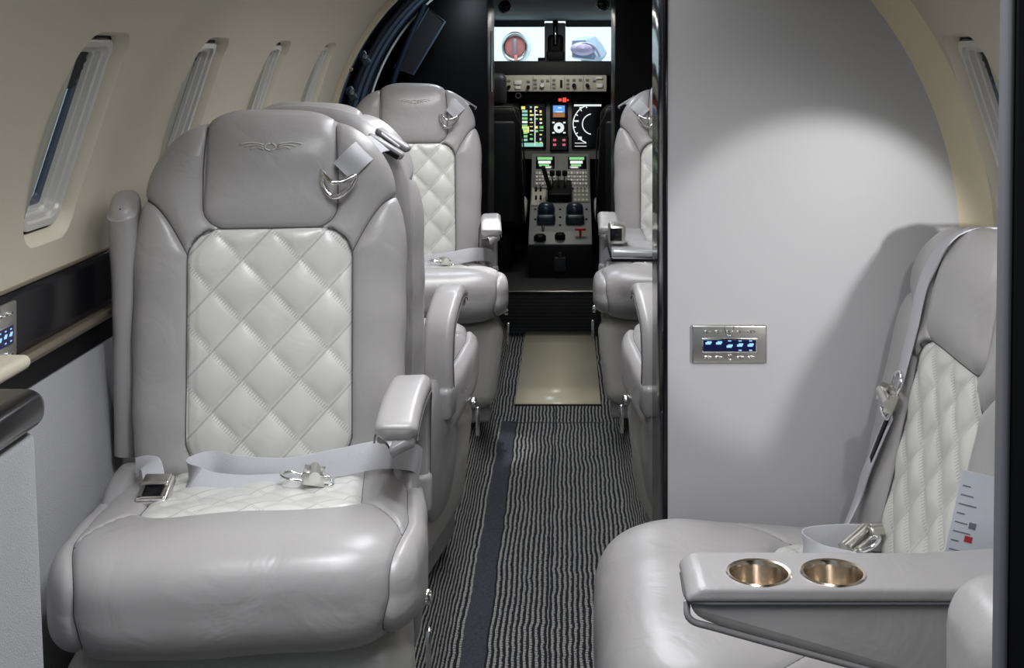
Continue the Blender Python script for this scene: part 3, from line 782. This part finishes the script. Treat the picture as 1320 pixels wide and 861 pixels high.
# cream cove between partition and side wall
rg = []
for th in np.arange(100, 181, 2.):
    row = []
    for s in np.linspace(0, 1, 9):
        an = s*math.pi/2; row.append(Vector(wall_pt(np.array(2.345-.075*(1-math.cos(an))), np.array(th), -.075*(1-math.sin(an))*1.0+.002)))
    rg.append(row)
V = [v for r in rg for v in r]; Fc = []
for i in range(len(rg)-1):
    for j in range(8): Fc.append((i*9+j, i*9+j+1, (i+1)*9+j+1, (i+1)*9+j))
struct(mesh('trim_21', V, Fc, M['ivory']))

# --- control panel on the partition
def control_panel(name, loc, w, h, rotz, label, tilt=0):
    r = empty(name, loc, math.radians(rotz), label, 'control panel'); r.rotation_euler.y = math.radians(tilt)
    box('face_plate', (0, -.004, 0), (w, .008, h), M['metal'], r, .0035, 4)
    lw_, lh = w*.70, h*.30
    box('display_bezel', (0, -.0085, -.002), (lw_+.006, .003, lh+.006), M['chrome'], r, .0012, 3)
    rl = [(-lw_/2, -lh/2-.002, lw_/2, lh/2-.002, 'e_deep')]
    for i in range(5):
        x = -lw_/2+lw_*(i+.5)/5; g = lw_*.058
        z = [.004, .004, -.002, 0, 0][i]
        rl += [(x-g, z-.0035, x+g*.7, z+.0005, 'e_icon'), (x-g*.5, z-.001, x+g, z+.0025, 'e_icon')]
        if i >= 2: rl += [(x-g*.5, .0062, x+g*.5, .0080, 'e_icon')]
        if i >= 3: rl += [(x-g*.5, -.0115, x+g*.5, -.0095, 'e_icon')]
    rects('display', rl, -.0098, r, 'lit blue display', .001)
    for s in (1, -1):
        for i in range(5):
            x = -lw_*.42+lw_*.84*i/4; z = s*h*.335
            if s == -1 and i == 2:
                lathe('button', [(.0032, .000), (.0032, .0022), (.0045, .003), (.0055, .0018), (.0058, 0)], (x, -.008, z), M['chrome'], r, 20, axis='Y'); continue
            # almond shaped button
            pts = [(x+.0085*math.cos(a), z+.0030*math.sin(a)*abs(math.sin(a))**.35) for a in np.linspace(0, 2*math.pi, 20, endpoint=False)]
            vs = [(a, -.0082, b) for a, b in pts]+[(x+(a-x)*.75, -.0112, z+(b-z)*.7) for a, b in pts]; m_ = len(pts)
            fs = [(q, (q+1) % m_, m_+(q+1) % m_, m_+q) for q in range(m_)]+[tuple(range(m_, 2*m_))]
            mesh('button', vs, fs, M['chrome'], r, None, 60)
    tube('tab_notch', [(.0085*math.cos(a), -.0085, h*.47+.018*math.sin(a)) for a in np.linspace(math.pi, 2*math.pi, 14)], .0009, M['chrome'], r)
    return r
q = at(939.5, 442.5, 2.34)
control_panel('control_panel', (q.x, 2.3395, q.z), .141, .072, 0, 'brushed steel control panel with blue display on the pale partition')
control_panel('control_panel', (XL+.0105, 1.795, .718), .125, .090, 90, 'brushed steel control panel with blue display on the black left side ledge')

# --- console along the left wall near the viewer
con = empty('side_console', (0, 0, 0), 0, 'grey felt side console with glossy black rounded top in the left foreground', 'console')
bm = bmesh.new(); bm_box(bm, (-.735, .95, .32), (.20, 1.08, .72), .012, 3)
for v in bm.verts:
    if v.co.z < .3 and v.co.x > -.7: v.co.x += .03
frombm('console_body', bm, M['fabric'], con)
box('console_top', (-.735, .945, .706), (.222, 1.115, .048), M['black_gloss'], con, .022, 6)
tp = box('console_trim', (-.70, 1.32, .7315), (.10, .20, .004), M['brass'], con, .0015, label='gold metal inlay on the console top')
cp = empty('cup_tray', (-.785, 1.61, .690), 0, 'small cream rounded tray ledge above the black console at the left edge', 'tray')
box('tray_pad', (0, 0, .018), (.10, .20, .020), M['cream'], cp, .0095, 5)
lathe('tray_ring', [(.012, .010), (.016, .012), (.020, .008), (.020, 0)], (.02, -.07, .026), M['black_gloss'], cp, 20)
# dark doorway post at the right edge of the view
dp = struct(empty('door_1', (.335, .95, 0)))
box('door_post', (.20, 0, .70), (.40, .016, 1.8), M['black'], dp, .004, 3, E(y=.7))
box('door_edge_trim', (-.003, .0, .70), (.007, .020, 1.8), M['edge_grey'], dp, .004, 3, E(y=.7))

# card tucked beside the sofa back
cd = empty('printed_card', at(1252, 700, 1.60), 0, 'white printed card with blue corner tucked behind the cup-holder armrest', 'card')
cd.rotation_euler = (0, math.radians(12), math.radians(-8))
rl = [(-.03, -.08, .05, .09, 'paper'), (-.03, -.08, .05, -.055, 'ink_blue'), (-.028, -.045, -.012, -.040, 'ink_blue')]
for i in range(8): rl.append((-.026, .07-i*.012, -.026+.010+.006*(i % 3), .0715-i*.012, 'ink_grey'))
rl += [(-.008, .018, .001, .026, 'ink_grey'), (-.010, .000, .0, .008, 'ink_red'), (-.018, -.024, -.010, -.017, 'ink_red'), (-.004, -.024, .006, -.016, 'ink_blue')]
rects('card_face', rl, 0, cd, None, .0012)

# fold-out table between the right club seats
tb = empty('folding_table', (.13, 3.45, .60), 0, 'glossy fold-out table with black edge between the two right club seats', 'table')
box('table_top', (.28, .05, .0), (.58, .42, .022), M['table'], tb, .008, 4, label='shiny pale table top')
box('table_edge', (.28, .05, -.014), (.586, .426, .014), M['black_gloss'], tb, .006, 3)
box('table_bracket', (.52, .05, -.335), (.10, .16, .63), M['darkgrey'], tb, .01, 3)
sm = empty('swing_arm_monitor', at(795, 300, 3.40), 0, 'small silver framed screen standing above the folding table edge', 'monitor')
box('monitor_shell', (0, 0, 0), (.045, .10, .05), M['metal'], sm, .008, 4)
box('monitor_screen', (-.004, -.051, .002), (.032, .002, .034), M['screen'], sm, .001)

# ------------------------------------------------------------------ flight deck
bl = struct(box('wall_bulkhead_left', (-.61, 5.45, .72), (.56, .48, 1.75), M['black_wall'], None, .004))
struct(box('wall_bulkhead_right', (.545, 5.45, .72), (.68, .48, 1.75), M['black_wall'], None, .004))
struct(box('trim_22', (-.03, 5.45, 1.50), (.62, .48, .10), M['black'], None, .004))
for s, x, nm in ((-1, -.72, 'wall_cockpit_left'), (1, .66, 'wall_cockpit_right')):
    struct(box(nm, (x, 6.45, .62), (.04, 1.5, 1.35), M['black'], None, .004))
struct(box('ceiling_cockpit', (-.03, 6.36, 1.375), (1.4, 1.50, .03), M['cockpit_grey'], None, .004, 2, E(x=-3.2)))
# chrome strips on the bulkhead edges, the left one imitating a glossy reflection
for k, (px, y0, y1, Y) in enumerate(((634, 40, 118, 5.195), (843, 30, 78, 5.195))):
    a, b = at(px, y0, Y), at(px, y1, Y)
    h = tube('grab_rail', [a, b], .006, M['chrome'], None, n=10); tag(h, ['slim chrome grab rail on the left edge of the cockpit doorway', 'slim chrome rail on the black wall right of the cockpit doorway'][k], 'rail', 'bulkhead rails')
# open door leaf panel hanging in the entry
lf = empty('hinged_door_panel', at(540, 55, 5.05), 0, 'dark tilted hinged panel hanging in the entry door opening above the far left seat', 'door panel')
V = [at(553, 10, 5.06), at(574, 28, 5.06), at(533, 96, 5.06), at(508, 88, 5.06)]; base_ = Vector(lf.location)
V = [v-base_ for v in V]; V += [v+Vector((-.01, .04, .0)) for v in V]
mesh('panel_leaf', V, [(0, 1, 2, 3), (7, 6, 5, 4), (0, 4, 5, 1), (1, 5, 6, 2), (2, 6, 7, 3), (3, 7, 4, 0)], M['darkgrey'], lf, None, 20)
tube('panel_edge', [V[i]+Vector((0, -.004, 0)) for i in (0, 1, 2, 3)], .004, M['slate'], lf, closed=True)
tube('panel_hinge', smooth_path([at(548, 5, 5.0)-base_, at(530, 45, 5.0)-base_, at(512, 90, 5.0)-base_, at(506, 108, 5.0)-base_], 5), .012, M['navy'], lf)

YP = 6.68
def P2(px, py, Y=YP): v = at(px, py, Y); return v.x, v.z
ip = empty('instrument_panel', (-.06, YP, 0), 0, 'dark cockpit instrument panel with lit displays below the windshield', 'instrument panel'); IO = Vector(ip.location)
def ibox(name, x0, y0, x1, y1, Y, d, m, parent=ip, r=.003, label=None, rot=None, org=IO):
    a, b = at(x0, y0, Y), at(x1, y1, Y); c = (a+b)/2 - org
    return box(name, (c.x, Y+d/2-org.y, c.z), (abs(b.x-a.x), d, abs(a.z-b.z)), m, parent, r, 2, rot, label)
ibox('panel_board', 560, 117, 880, 205, YP, .05, M['panel_grey'])
ibox('glareshield', 560, 79, 880, 98, YP-.10, .35, M['glareshield'], r=.012)
ibox('lower_shroud', 560, 117, 880, 133, YP-.03, .04, M['black'])
ibox('switch_strip', 646, 97, 782, 118, YP-.11, .10, M['panel_beige'], label='beige glareshield control strip')
# strip controls
org = IO
def lrects(name, rl, Y, parent, label=None, org=IO, t=.002):
    o = []
    for (x0, y0, x1, y1, mn) in rl:
        a, b = at(x0, y0, Y), at(x1, y1, Y); o.append((a.x-org.x, b.z-org.z, b.x-org.x, a.z-org.z, mn))
    return rects(name, o, Y-org.y, parent, label, t)
YS_ = YP-.111
for (x, y) in ((690, 103), (690, 108), (690, 113), (699, 104), (706, 104), (714, 103), (714, 108), (714, 113), (732, 103), (732, 108), (732, 113), (740, 103), (748, 103), (757, 103), (681, 105), (656, 104), (766, 104)):
    ibox('push_button', x-2, y-1.5, x+2, y+1.5, YS_-.004, .005, M['panel_grey'], r=.001)
for (x, y, mn, rr) in ((656, 112, 'black', .010), (681, 112, 'black', .009), (699, 110, 'white', .012), (740, 110, 'black', .011), (757, 110, 'black', .010)):
    v = at(x, y, YS_)-IO; lathe('rotary_knob', [(0, .020), (rr*.8, .020), (rr, .016), (rr, 0)], v, M[mn], ip, 16, axis='Y')
for (x0, y0, x1, y1) in ((663, 104, 672, 109), (664, 111, 671, 115), (768, 99, 777, 102), (769, 108, 777, 113)):
    ibox('switch_cap', x0, y0, x1, y1, YS_-.008, .009, M['white'], r=.002)
ibox('selector_slot', 722, 103, 725, 113, YS_-.003, .004, M['black'], r=.001)
for x in (687, 710, 728, 752): ibox('panel_divider', x-.4, 98, x+.4, 117, YS_-.001, .002, M['panel_grey'], r=0)
lathe('warning_ring', [(.010, 0), (.012, .004), (.015, .004), (.017, 0)], at(668, 123, YP-.035)-IO, M['metal'], ip, 20, axis='Y')
lrects('warning_light', [(720, 127, 724, 130.5, 'e_red'), (725.5, 126, 730, 131.5, 'e_red'), (731, 128, 733, 130, 'e_red')], YP-.031, ip, 'red lit warning captions')
# displays
def display(x0, y0, x1, y1, items, lab=None):
    f = ibox('display_frame', x0-2, y0-2, x1+2, y1+2, YP-.012, .014, M['black'], r=.004)
    lrects('display', [(x0, y0, x1, y1, 'screen')]+items, YP-.013, f, lab, t=.002)
it = [(672, 137, 677, 141, 'e_yellow')]
random.seed(5)
for i in range(9): it.append((673, 142+i*4.6, 680, 145+i*4.6, random.choice(['e_green', 'e_green', 'e_cyan', 'e_white'])))
for i in range(10):
    for j in range(3):
        if random.random() < .8:
            x = 683+j*6.3; it.append((x, 137+i*5.1, x+random.uniform(2, 5), 137+i*5.1+random.uniform(1, 3.2), random.choice(['e_yellow', 'e_yellow', 'e_green', 'e_white', 'e_cyan'])))
it += [(673, 163, 682, 171, 'e_yellow'), (689, 137, 690.2, 188, 'e_white'), (673, 184, 700, 189, 'e_cyan')]
display(671, 134, 702, 190, it, 'engine display with green and yellow readouts')
display(711, 135, 730, 152, [(713, 136, 728, 145, 'e_blue'), (713, 145.5, 728, 151, 'e_brown'), (716, 143, 725, 145, 'e_white'), (719, 138, 724, 140, 'e_white')], 'blue and brown attitude display')
display(711, 156, 730, 173, [(712, 157, 715, 159, 'e_white'), (726, 170, 729, 172, 'e_white'), (712, 170, 715, 172, 'e_white'), (726, 157, 729, 159, 'e_white')], 'round standby dial')
lathe('dial', [(.009, .003), (.012, .004), (.026, .004), (.028, .002), (.028, 0)], at(720.5, 164.5, YP-.015)-IO, M['e_white'], ip, 28, axis='Y')
display(711, 177, 731, 193, [(713, 179, 717, 182, 'e_pink'), (713, 185, 717, 188, 'e_pink'), (725, 179, 729, 182, 'e_pink'), (725, 185, 729, 188, 'e_pink')], 'radio panel with pink lit keys')
display(739, 134, 790, 190, [(740, 134.5, 775, 137, 'e_white'), (745, 176, 750, 180, 'e_white'), (741, 184, 756, 184.8, 'e_white'), (741, 188, 756, 188.8, 'e_white'), (747, 138, 750, 140, 'e_white'), (741, 155, 746, 157, 'e_white')], 'flight display with white compass arcs')
for (rr, a0, a1, px) in ((.105, 100, 250, 764), (.055, 100, 260, 764)):
    c = at(px, 160, YP-.016)-IO
    tube('compass_arc', [c+Vector((rr*math.cos(math.radians(a)), 0, rr*math.sin(math.radians(a)))) for a in np.linspace(a0, a1, 24)], .0028, M['e_white'], ip)
for a in (110, 130, 150, 170, 190, 210):
    c = at(764, 160, YP-.016)-IO; d = Vector((math.cos(math.radians(a)), 0, math.sin(math.radians(a)))); tube('compass_tick', [c+d*.092, c+d*.105], .003, M['e_white'], ip)

# pedestal
pe = empty('center_pedestal', (-.06, 6.3, 0), 0, 'cockpit centre pedestal with throttle lever, keypads and dark round knobs', 'pedestal'); PO = Vector(pe.location)
# stepped shape: upper keypad face, throttle quadrant, lower shelf
X0, X1 = at(683, 250, 6.3).x-PO.x, at(762, 250, 6.3).x-PO.x
prof = [(YP-.02, .60), (6.50, .42), (6.10, .26), (6.02, .20), (6.02, .05), (YP-.02, .05)]
def prism_x(name, prof, x0, x1, m, parent, r=.006, org=PO):
    bm = bmesh.new(); a = [bm.verts.new((x0, y-org.y, z)) for y, z in prof]; b = [bm.verts.new((x1, y-org.y, z)) for y, z in prof]; n = len(prof)
    bm.faces.new(a); bm.faces.new(b[::-1])
    for i in range(n): bm.faces.new((a[i], b[i], b[(i+1) % n], a[(i+1) % n]))
    bmesh.ops.recalc_face_normals(bm, faces=bm.faces); bmesh.ops.bevel(bm, geom=[e for e in bm.edges], offset=r, segments=2, profile=.5, affect='EDGES')
    return frombm(name, bm, m, parent)
prism_x('pedestal_body', prof, X0, X1, M['panel_grey'], pe)
# surface frame of the pedestal: point at fraction along slope
def ped(x, px_y, lift=0.):
    """world point on the pedestal surface seen at image row px_y, x in px"""
    for (ya, za), (yb, zb) in zip(prof[:3], prof[1:4]):
        for t in np.linspace(0, 1, 60):
            Y = ya+(yb-ya)*t; z = za+(zb-za)*t
            if PY+(H-z)*F/Y >= px_y:
                nrm = Vector((0, -(za-zb), (ya-yb))).normalized()
                v = at(x, px_y, Y); v.z = z; return v-PO+nrm*lift, math.degrees(math.atan2(ya-yb, za-zb))
    v = at(x, px_y, 6.02); return v-PO, 0
def pbox(name, x0, y0, x1, y1, d, m, r=.002, parent=None, label=None):
    a, an = ped((x0+x1)/2, (y0+y1)/2, d/2); t, _ = ped(x0, y0); b, _ = ped(x1, y1)
    L = (Vector((0, t.y, t.z))-Vector((0, b.y, b.z))).length
    return box(name, a, (abs(b.x-t.x), d, max(L, .004)), m, parent or pe, r, 2, E(x=-an), label)
for x0 in (689, 730):
    f = pbox('keypad_unit', x0, 201, x0+29, 243, .012, M['panel_grey'], .004)
    f2 = pbox('keypad_display', x0+2, 203, x0+26, 219, .016, M['screen'], .002, f)
    for k in range(3):
        pbox('display_line', x0+4+k, 205+k*4.5, x0+23-k*2, 208+k*4.5, .019, M[['e_green', 'e_white', 'e_green'][k]], 0, f)
    for j in range(4):
        for i in range(7):
            pbox('key', x0+2+i*3.7, 223+j*4.8, x0+4.4+i*3.7, 226+j*4.8, .018, M['white'] if (i+j) % 2 else M['panel_beige'], 0, f)
pbox('switch_panel', 686, 240, 703, 266, .006, M['panel_beige'], .002, None, 'beige switch panel')
pbox('radio_panel', 738, 238, 760, 262, .006, M['panel_grey'])
for j in range(4):
    for i in range(4): pbox('radio_key', 740+i*5, 241+j*5.4, 743+i*5, 244+j*5.4, .010, M['panel_beige'], 0)
for (x, y) in ((691, 246), (697, 246), (691, 257), (697, 257)): pbox('toggle_switch', x-1.2, y-1.5, x+1.2, y+1.5, .022, M['black'], .001)
pbox('throttle_quadrant', 706, 240, 737, 262, .05, M['black'], .01)
for k, x in enumerate((712, 720, 728)):
    p, an = ped(x, 250, .05)
    tube('throttle_lever', [p, p+Vector((0, -.03, .06))], .006, M['metal'], pe)
    box('lever_knob', p+Vector((0, -.035, .07)), (.026, .024, .03), M['black'], pe, .006, 3)
a_, b_ = at(709, 245, 6.42)-PO, at(700, 215, 6.30)-PO
vs, fs = sweep_vf([a_, (a_+b_)/2, b_], rrect(.022, .016, .006, 3)); mesh('control_lever', vs, fs, M['black'], pe, 'long black control lever', 50)
for x in (704, 741):
    p, an = ped(x, 284, 0)
    box('knob_base', p+Vector((0, .0, .012)), (.092, .10, .05), M['knob'], pe, .015, 4)
    lathe('round_knob', [(0, .075), (.02, .073), (.036, .062), (.044, .042), (.044, .02), (.040, 0)], p+Vector((0, .01, .02)), M['knob'], pe, 28)
for (x, y, rr, mn) in ((696, 309, .030, 'black'), (722, 307, .026, 'black'), (700, 297, .008, 'chrome')):
    p, an = ped(x, y, 0); lathe('trim_knob', [(0, .03), (rr*.7, .028), (rr, .018), (rr, 0)], p, M[mn], pe, 24)
p, an = ped(748, 303, .02); box('red_handle', p+Vector((0, 0, .015)), (.055, .016, .012), M['red'], pe, .004, 3); tube('handle_stem', [p-Vector((0, 0, .02)), p+Vector((0, 0, .012))], .006, M['red'], pe)
for (x, y) in ((690, 270), (722, 270), (722, 280), (722, 290), (756, 270), (756, 283), (690, 283)):
    p, an = ped(x, y, 0); lathe('fastener', [(0, .004), (.006, .004), (.007, 0)], p, M['black'], pe, 10, rot=E(x=30))
box('pedestal_end', ((X0+X1)/2, 6.012-PO.y, .125), (X1-X0-.004, .022, .17), M['black'], pe, .006, 3)
# latch box on the pedestal end
box('end_latch', (at(722, 345, 6.01).x-PO.x, 5.998-PO.y, .115), (.06, .02, .07), M['darkgrey'], pe, .006, 3)
lathe('latch_knob', [(0, .02), (.010, .02), (.013, .012), (.008, 0)], (at(722, 330, 6.01).x-PO.x, 5.992-PO.y, .165), M['darkgrey'], pe, 16, axis='Y')

# crew seats
def crew_seat(x, label, s):
    r = empty('pilot_seat', (x, 6.2, .05), 0, label, 'seat', 'pilot seats')
    bm = bmesh.new(); bm_box(bm, (0, 0, .52), (.44, .12, .62), .045, 5)
    for v in bm.verts:
        k = max(0, (v.co.z-.62)/.22); v.co.x *= 1-.22*k*k; v.co.y -= -.05*(v.co.z-.3)
    frombm('backrest', bm, M['black'], r, None, 60)
    box('back_shell', (0, -.065, .50), (.34, .03, .50), M['darkgrey'], r, .014, 4)
    box('headrest', (0, .03, .90), (.25, .09, .17), M['darkgrey'], r, .035, 5)
    box('seat_cushion', (0, .25, .27), (.44, .46, .11), M['white'], r, .035, 5, label='pale sheepskin seat cushion')
    box('seat_base', (0, .22, .10), (.30, .36, .22), M['black'], r, .02, 3)
    tube('seat_piping', [(.22*q, -.062, z) for q, z in ((-.95, .26), (-1, .5), (-.95, .7), (-.7, .82), (.7, .82), (.95, .7), (1, .5), (.95, .26))], .004, M['darkgrey'], r)
    return r
crew_seat(-.425, 'black pilot seat back on the left side of the cockpit', 1)
crew_seat(.365, 'black pilot seat back on the right side of the cockpit', -1)
for k, (px, py) in enumerate(((651, 8), (777, 5))):
    v = empty('air_vent', at(px, py, 5.9), 0, 'small black ball air vent on the cockpit ceiling, '+('left one' if k == 0 else 'right one'), 'vent', 'cockpit air vents')
    lathe('vent_ball', [(0, .028), (.016, .024), (.026, .010), (.028, -.006), (.020, -.016), (0, -.016)], (0, 0, 0), M['black_gloss'], v, 24, axis='Y')
    lathe('vent_ring', [(.028, -.004), (.034, 0), (.034, .008), (.028, .010)], (0, 0, 0), M['chrome'], v, 24, axis='Y')
    tube('vent_stem', [(0, .0, .02), (0, .01, .075)], .010, M['darkgrey'], v)

# windshield
YW = 7.08
wz0, wz1 = at(0, 84, YW).z, at(0, 34, YW).z
w1 = struct(empty('window_7', (-.33, YW, (wz0+wz1)/2))); w2 = struct(empty('window_8', (.23, YW, (wz0+wz1)/2)))
def wbox(par, name, x0, x1, z0, z1, m, d=.05, r=.008):
    o = Vector(par.location); return box(name, ((x0+x1)/2-o.x, 0, (z0+z1)/2-o.z), (x1-x0, d, z1-z0), m, par, r, 3)
xp0, xp1 = at(702, 0, YW).x, at(729, 0, YW).x
wbox(w1, 'window_frame', -.75, xp0, wz1-.004, wz1+.05, M['slate']); wbox(w2, 'window_frame', xp1, .70, wz1-.004, wz1+.05, M['slate'])
wbox(w1, 'window_sill', -.75, xp0, wz0-.06, wz0+.004, M['black']); wbox(w2, 'window_sill', xp1, .70, wz0-.06, wz0+.004, M['black'])
wbox(w1, 'pane', -.74, xp0+.002, wz0, wz1, M['glass_front'], .006, 0); wbox(w2, 'pane', xp1-.002, .69, wz0, wz1, M['glass_front'], .006, 0)
a = at(631, 0, YW).x
wbox(w1, 'mullion', a-.012, a+.004, wz0, wz1, M['cockpit_grey'])
struct(box('trim_23', ((xp0+xp1)/2, YW, (wz0+wz1)/2), (xp1-xp0, .06, wz1-wz0+.04), M['cockpit_grey'], None, .008, 3))
struct(box('wall_front', (-.03, YW+.02, .55), (1.4, .05, 1.08), M['black'], None, .004))
cpz = empty('standby_compass', at(716, 55, YW-.05), 0, 'dark standby compass mount on the centre windshield post', 'compass')
box('compass_arm', (0, 0, .045), (.026, .02, .13), M['black'], cpz, .006, 3); box('compass_plate', (0, .01, -.01), (.088, .02, .11), M['darkgrey'], cpz, .02, 4)
box('compass_body', (0, -.02, -.075), (.10, .06, .055), M['darkgrey'], cpz, .008, 3)
lathe('compass_knob', [(0, .02), (.012, .018), (.016, .006), (.012, 0)], (0, -.012, .115), M['black_gloss'], cpz, 18, axis='Y')
box('compass_highlight_strip', (.0, -.012, .04), (.006, .004, .10), M['chrome'], cpz, .001)
sp_ = at(698, 77, YW-.045)-Vector(w1.location); box('sensor_block', sp_, (.04, .04, .025), M['black'], w1, .004)

# ------------------------------------------------------------------ outside: neighbouring aircraft in the hangar
YO = 13.5
def o_at(px, py, Y=YO): return at(px, py, Y)
ec = o_at(664, 60); en = empty('jet_engine', ec, 0, 'white jet engine nacelle with round red intake cover seen through the left windshield', 'jet engine')
k = YO/F
lathe('nacelle', [(14.5*k, .00), (15.5*k, .05), (17*k, .04), (18*k, -.05), (19*k, -.4), (17*k, -1.2), (9*k, -1.9)], (0, 0, 0), M['jet_white'], en, 40, axis='Y', rot=Matrix.Diagonal((1, 1, 1.25, 1)))
lathe('intake_lip', [(14*k, -.02), (14.6*k, .05), (15.8*k, .06), (16.6*k, .02)], (0, 0, 0), M['metal'], en, 40, axis='Y', rot=Matrix.Diagonal((1, 1, 1.12, 1)))
lathe('intake_cover', [(0, .02), (8*k, .02), (13*k, .01), (14*k, -.03)], (0, 0, 0), M['cover_red'], en, 36, axis='Y', label='red fabric intake cover')
box('cover_strap', (0, -.05, 0), (4*k, .02, 20*k), M['ink_grey'], en, .01)
box('cover_flag', (1*k, -.06, -17*k), (4*k, .02, 12*k), M['cover_red'], en, .01)
fc = o_at(757, 62); fu = empty('parked_jet', fc, 0, 'grey-blue nose of a parked jet seen through the right windshield', 'aircraft')
V = [(-17, 11), (3, 12), (12, 2), (20, -12), (17, -18), (-17, -14)]
fr_ = [Vector((a*k, 0, b*k)) for a, b in V]; bk = [v*1.0+Vector((.1, 1.6, .05)) for v in fr_]; cen = [v*.82+Vector((-.05, -.35, 0)) for v in fr_]
Vv = cen+fr_+bk; n = 6; fs = [tuple(range(n))]+[(i, (i+1) % n, n+(i+1) % n, n+i) for i in range(n)]+[(n+i, n+(i+1) % n, 2*n+(i+1) % n, 2*n+i) for i in range(n)]
mesh('jet_nose', Vv, fs, M['jet_grey'], fu, None, 25)
vs = []; 
lathe('nose_cover', [(0, .16), (6*k, .13), (9*k, .06), (10*k, -.05)], (-6*k, -.36, -1*k), M['cover_violet'], fu, 28, axis='Y', rot=Matrix.Diagonal((1.6, 1, .9, 1)))
tube('radome_line', smooth_path([(-15*k, -.40, 2*k), (-4*k, -.46, 6*k), (8*k, -.44, 1*k), (15*k, -.40, -11*k)], 6), .012, M['ink_grey'], fu)
box('engine_stand', (0, -.9, -(ec.z+1.27)/2-.1), (.5, .5, (ec.z+1.27)-.2), M['darkgrey'], en, .02)
box('nose_gear', (0, .9, -(fc.z+1.27)/2), (.12, .12, fc.z+1.27), M['metal'], fu, .03)
struct(box('wall_hangar', (0, 22, 2.5), (26, .1, 9), M['hangar'], None, 0))
struct(box('floor_hangar', (0, 14, -1.3), (26, 17, .05), M['hangar'], None, 0))

# ------------------------------------------------------------------ light
sc = bpy.context.scene
w = bpy.data.worlds.new('World'); sc.world = w; w.use_nodes = True
bg = w.node_tree.nodes['Background']; bg.inputs[0].default_value = (.80, .90, 1., 1); bg.inputs[1].default_value = .22
def area(name, loc, size, size_y, power, col, rot=(0, 0, 0), spread=180):
    l = bpy.data.lights.new(name, 'AREA'); l.shape = 'RECTANGLE'; l.size = size; l.size_y = size_y; l.energy = power; l.color = col; l.spread = math.radians(spread)
    o = bpy.data.objects.new(name, l); COL.objects.link(o); o.location = loc; o.rotation_euler = [math.radians(r) for r in rot]; return o
def spot(name, loc, target, power, ang, blend, col, rad=.02):
    l = bpy.data.lights.new(name, 'SPOT'); l.energy = power; l.spot_size = math.radians(ang); l.spot_blend = blend; l.color = col; l.shadow_soft_size = rad
    o = bpy.data.objects.new(name, l); COL.objects.link(o); o.location = loc
    o.rotation_euler = (Vector(target)-Vector(loc)).to_track_quat('-Z', 'Y').to_euler(); return o
area('ceiling_strip_aft', (-.05, 1.0, 1.50), .25, 1.4, 11, (.95, .97, 1), spread=150)
area('ceiling_strip_mid', (-.05, 3.1, 1.50), .25, 2.0, 13, (.96, .97, 1), spread=150)
spot('reading_light_right', (.738, 1.455, .918), (.485, 2.34, .715), 15, 40, .38, (1, .99, .99), .012)
spot('reading_light_wide', (.62, 1.45, 1.20), (.22, 2.34, .40), 7, 76, 1, (1, .99, .99), .02)  # added fill spot for the lower left of the partition
spot('reading_light_left', (-.25, 1.35, 1.50), (-.5, 1.95, .5), 14, 55, .6, (.97, .98, 1), .03)
spot('reading_light_far_left', (-.30, 3.55, 1.48), (-.45, 4.1, .5), 14, 60, .6, (1, 1, 1), .03)
spot('reading_light_far_right', (.20, 3.4, 1.45), (.35, 4.1, .6), 10, 60, .6, (1, 1, 1), .03)
spot('aisle_light', (-.15, 3.9, 1.5), (-.28, 4.0, -.1), 60, 15, .5, (1, 1, 1), .02)
area('cockpit_dome', (-.05, 6.1, 1.34), .3, .2, 3.2, (1, .97, .90))
area('entry_light', (-.35, 4.75, 1.48), .2, .2, 4.5, (.8, .9, 1))
area('hangar_light', (0, 13, 6), 10, 8, 2300, (.93, .98, 1))

cam = bpy.data.cameras.new('Camera'); co = bpy.data.objects.new('Camera', cam); COL.objects.link(co)
co.location = (0, 0, H); co.rotation_euler = (math.radians(90), 0, 0)
cam.sensor_width = 36; cam.lens = 36*F/1320; cam.shift_x = (660-PX)/1320; cam.shift_y = -(430.5-PY)/1320; cam.clip_start = .01
sc.camera = co
sc.view_settings.view_transform = 'Standard'; sc.view_settings.look = 'None'; sc.view_settings.gamma = 1; sc.view_settings.use_curve_mapping = False
sc.view_settings.exposure = 0.22
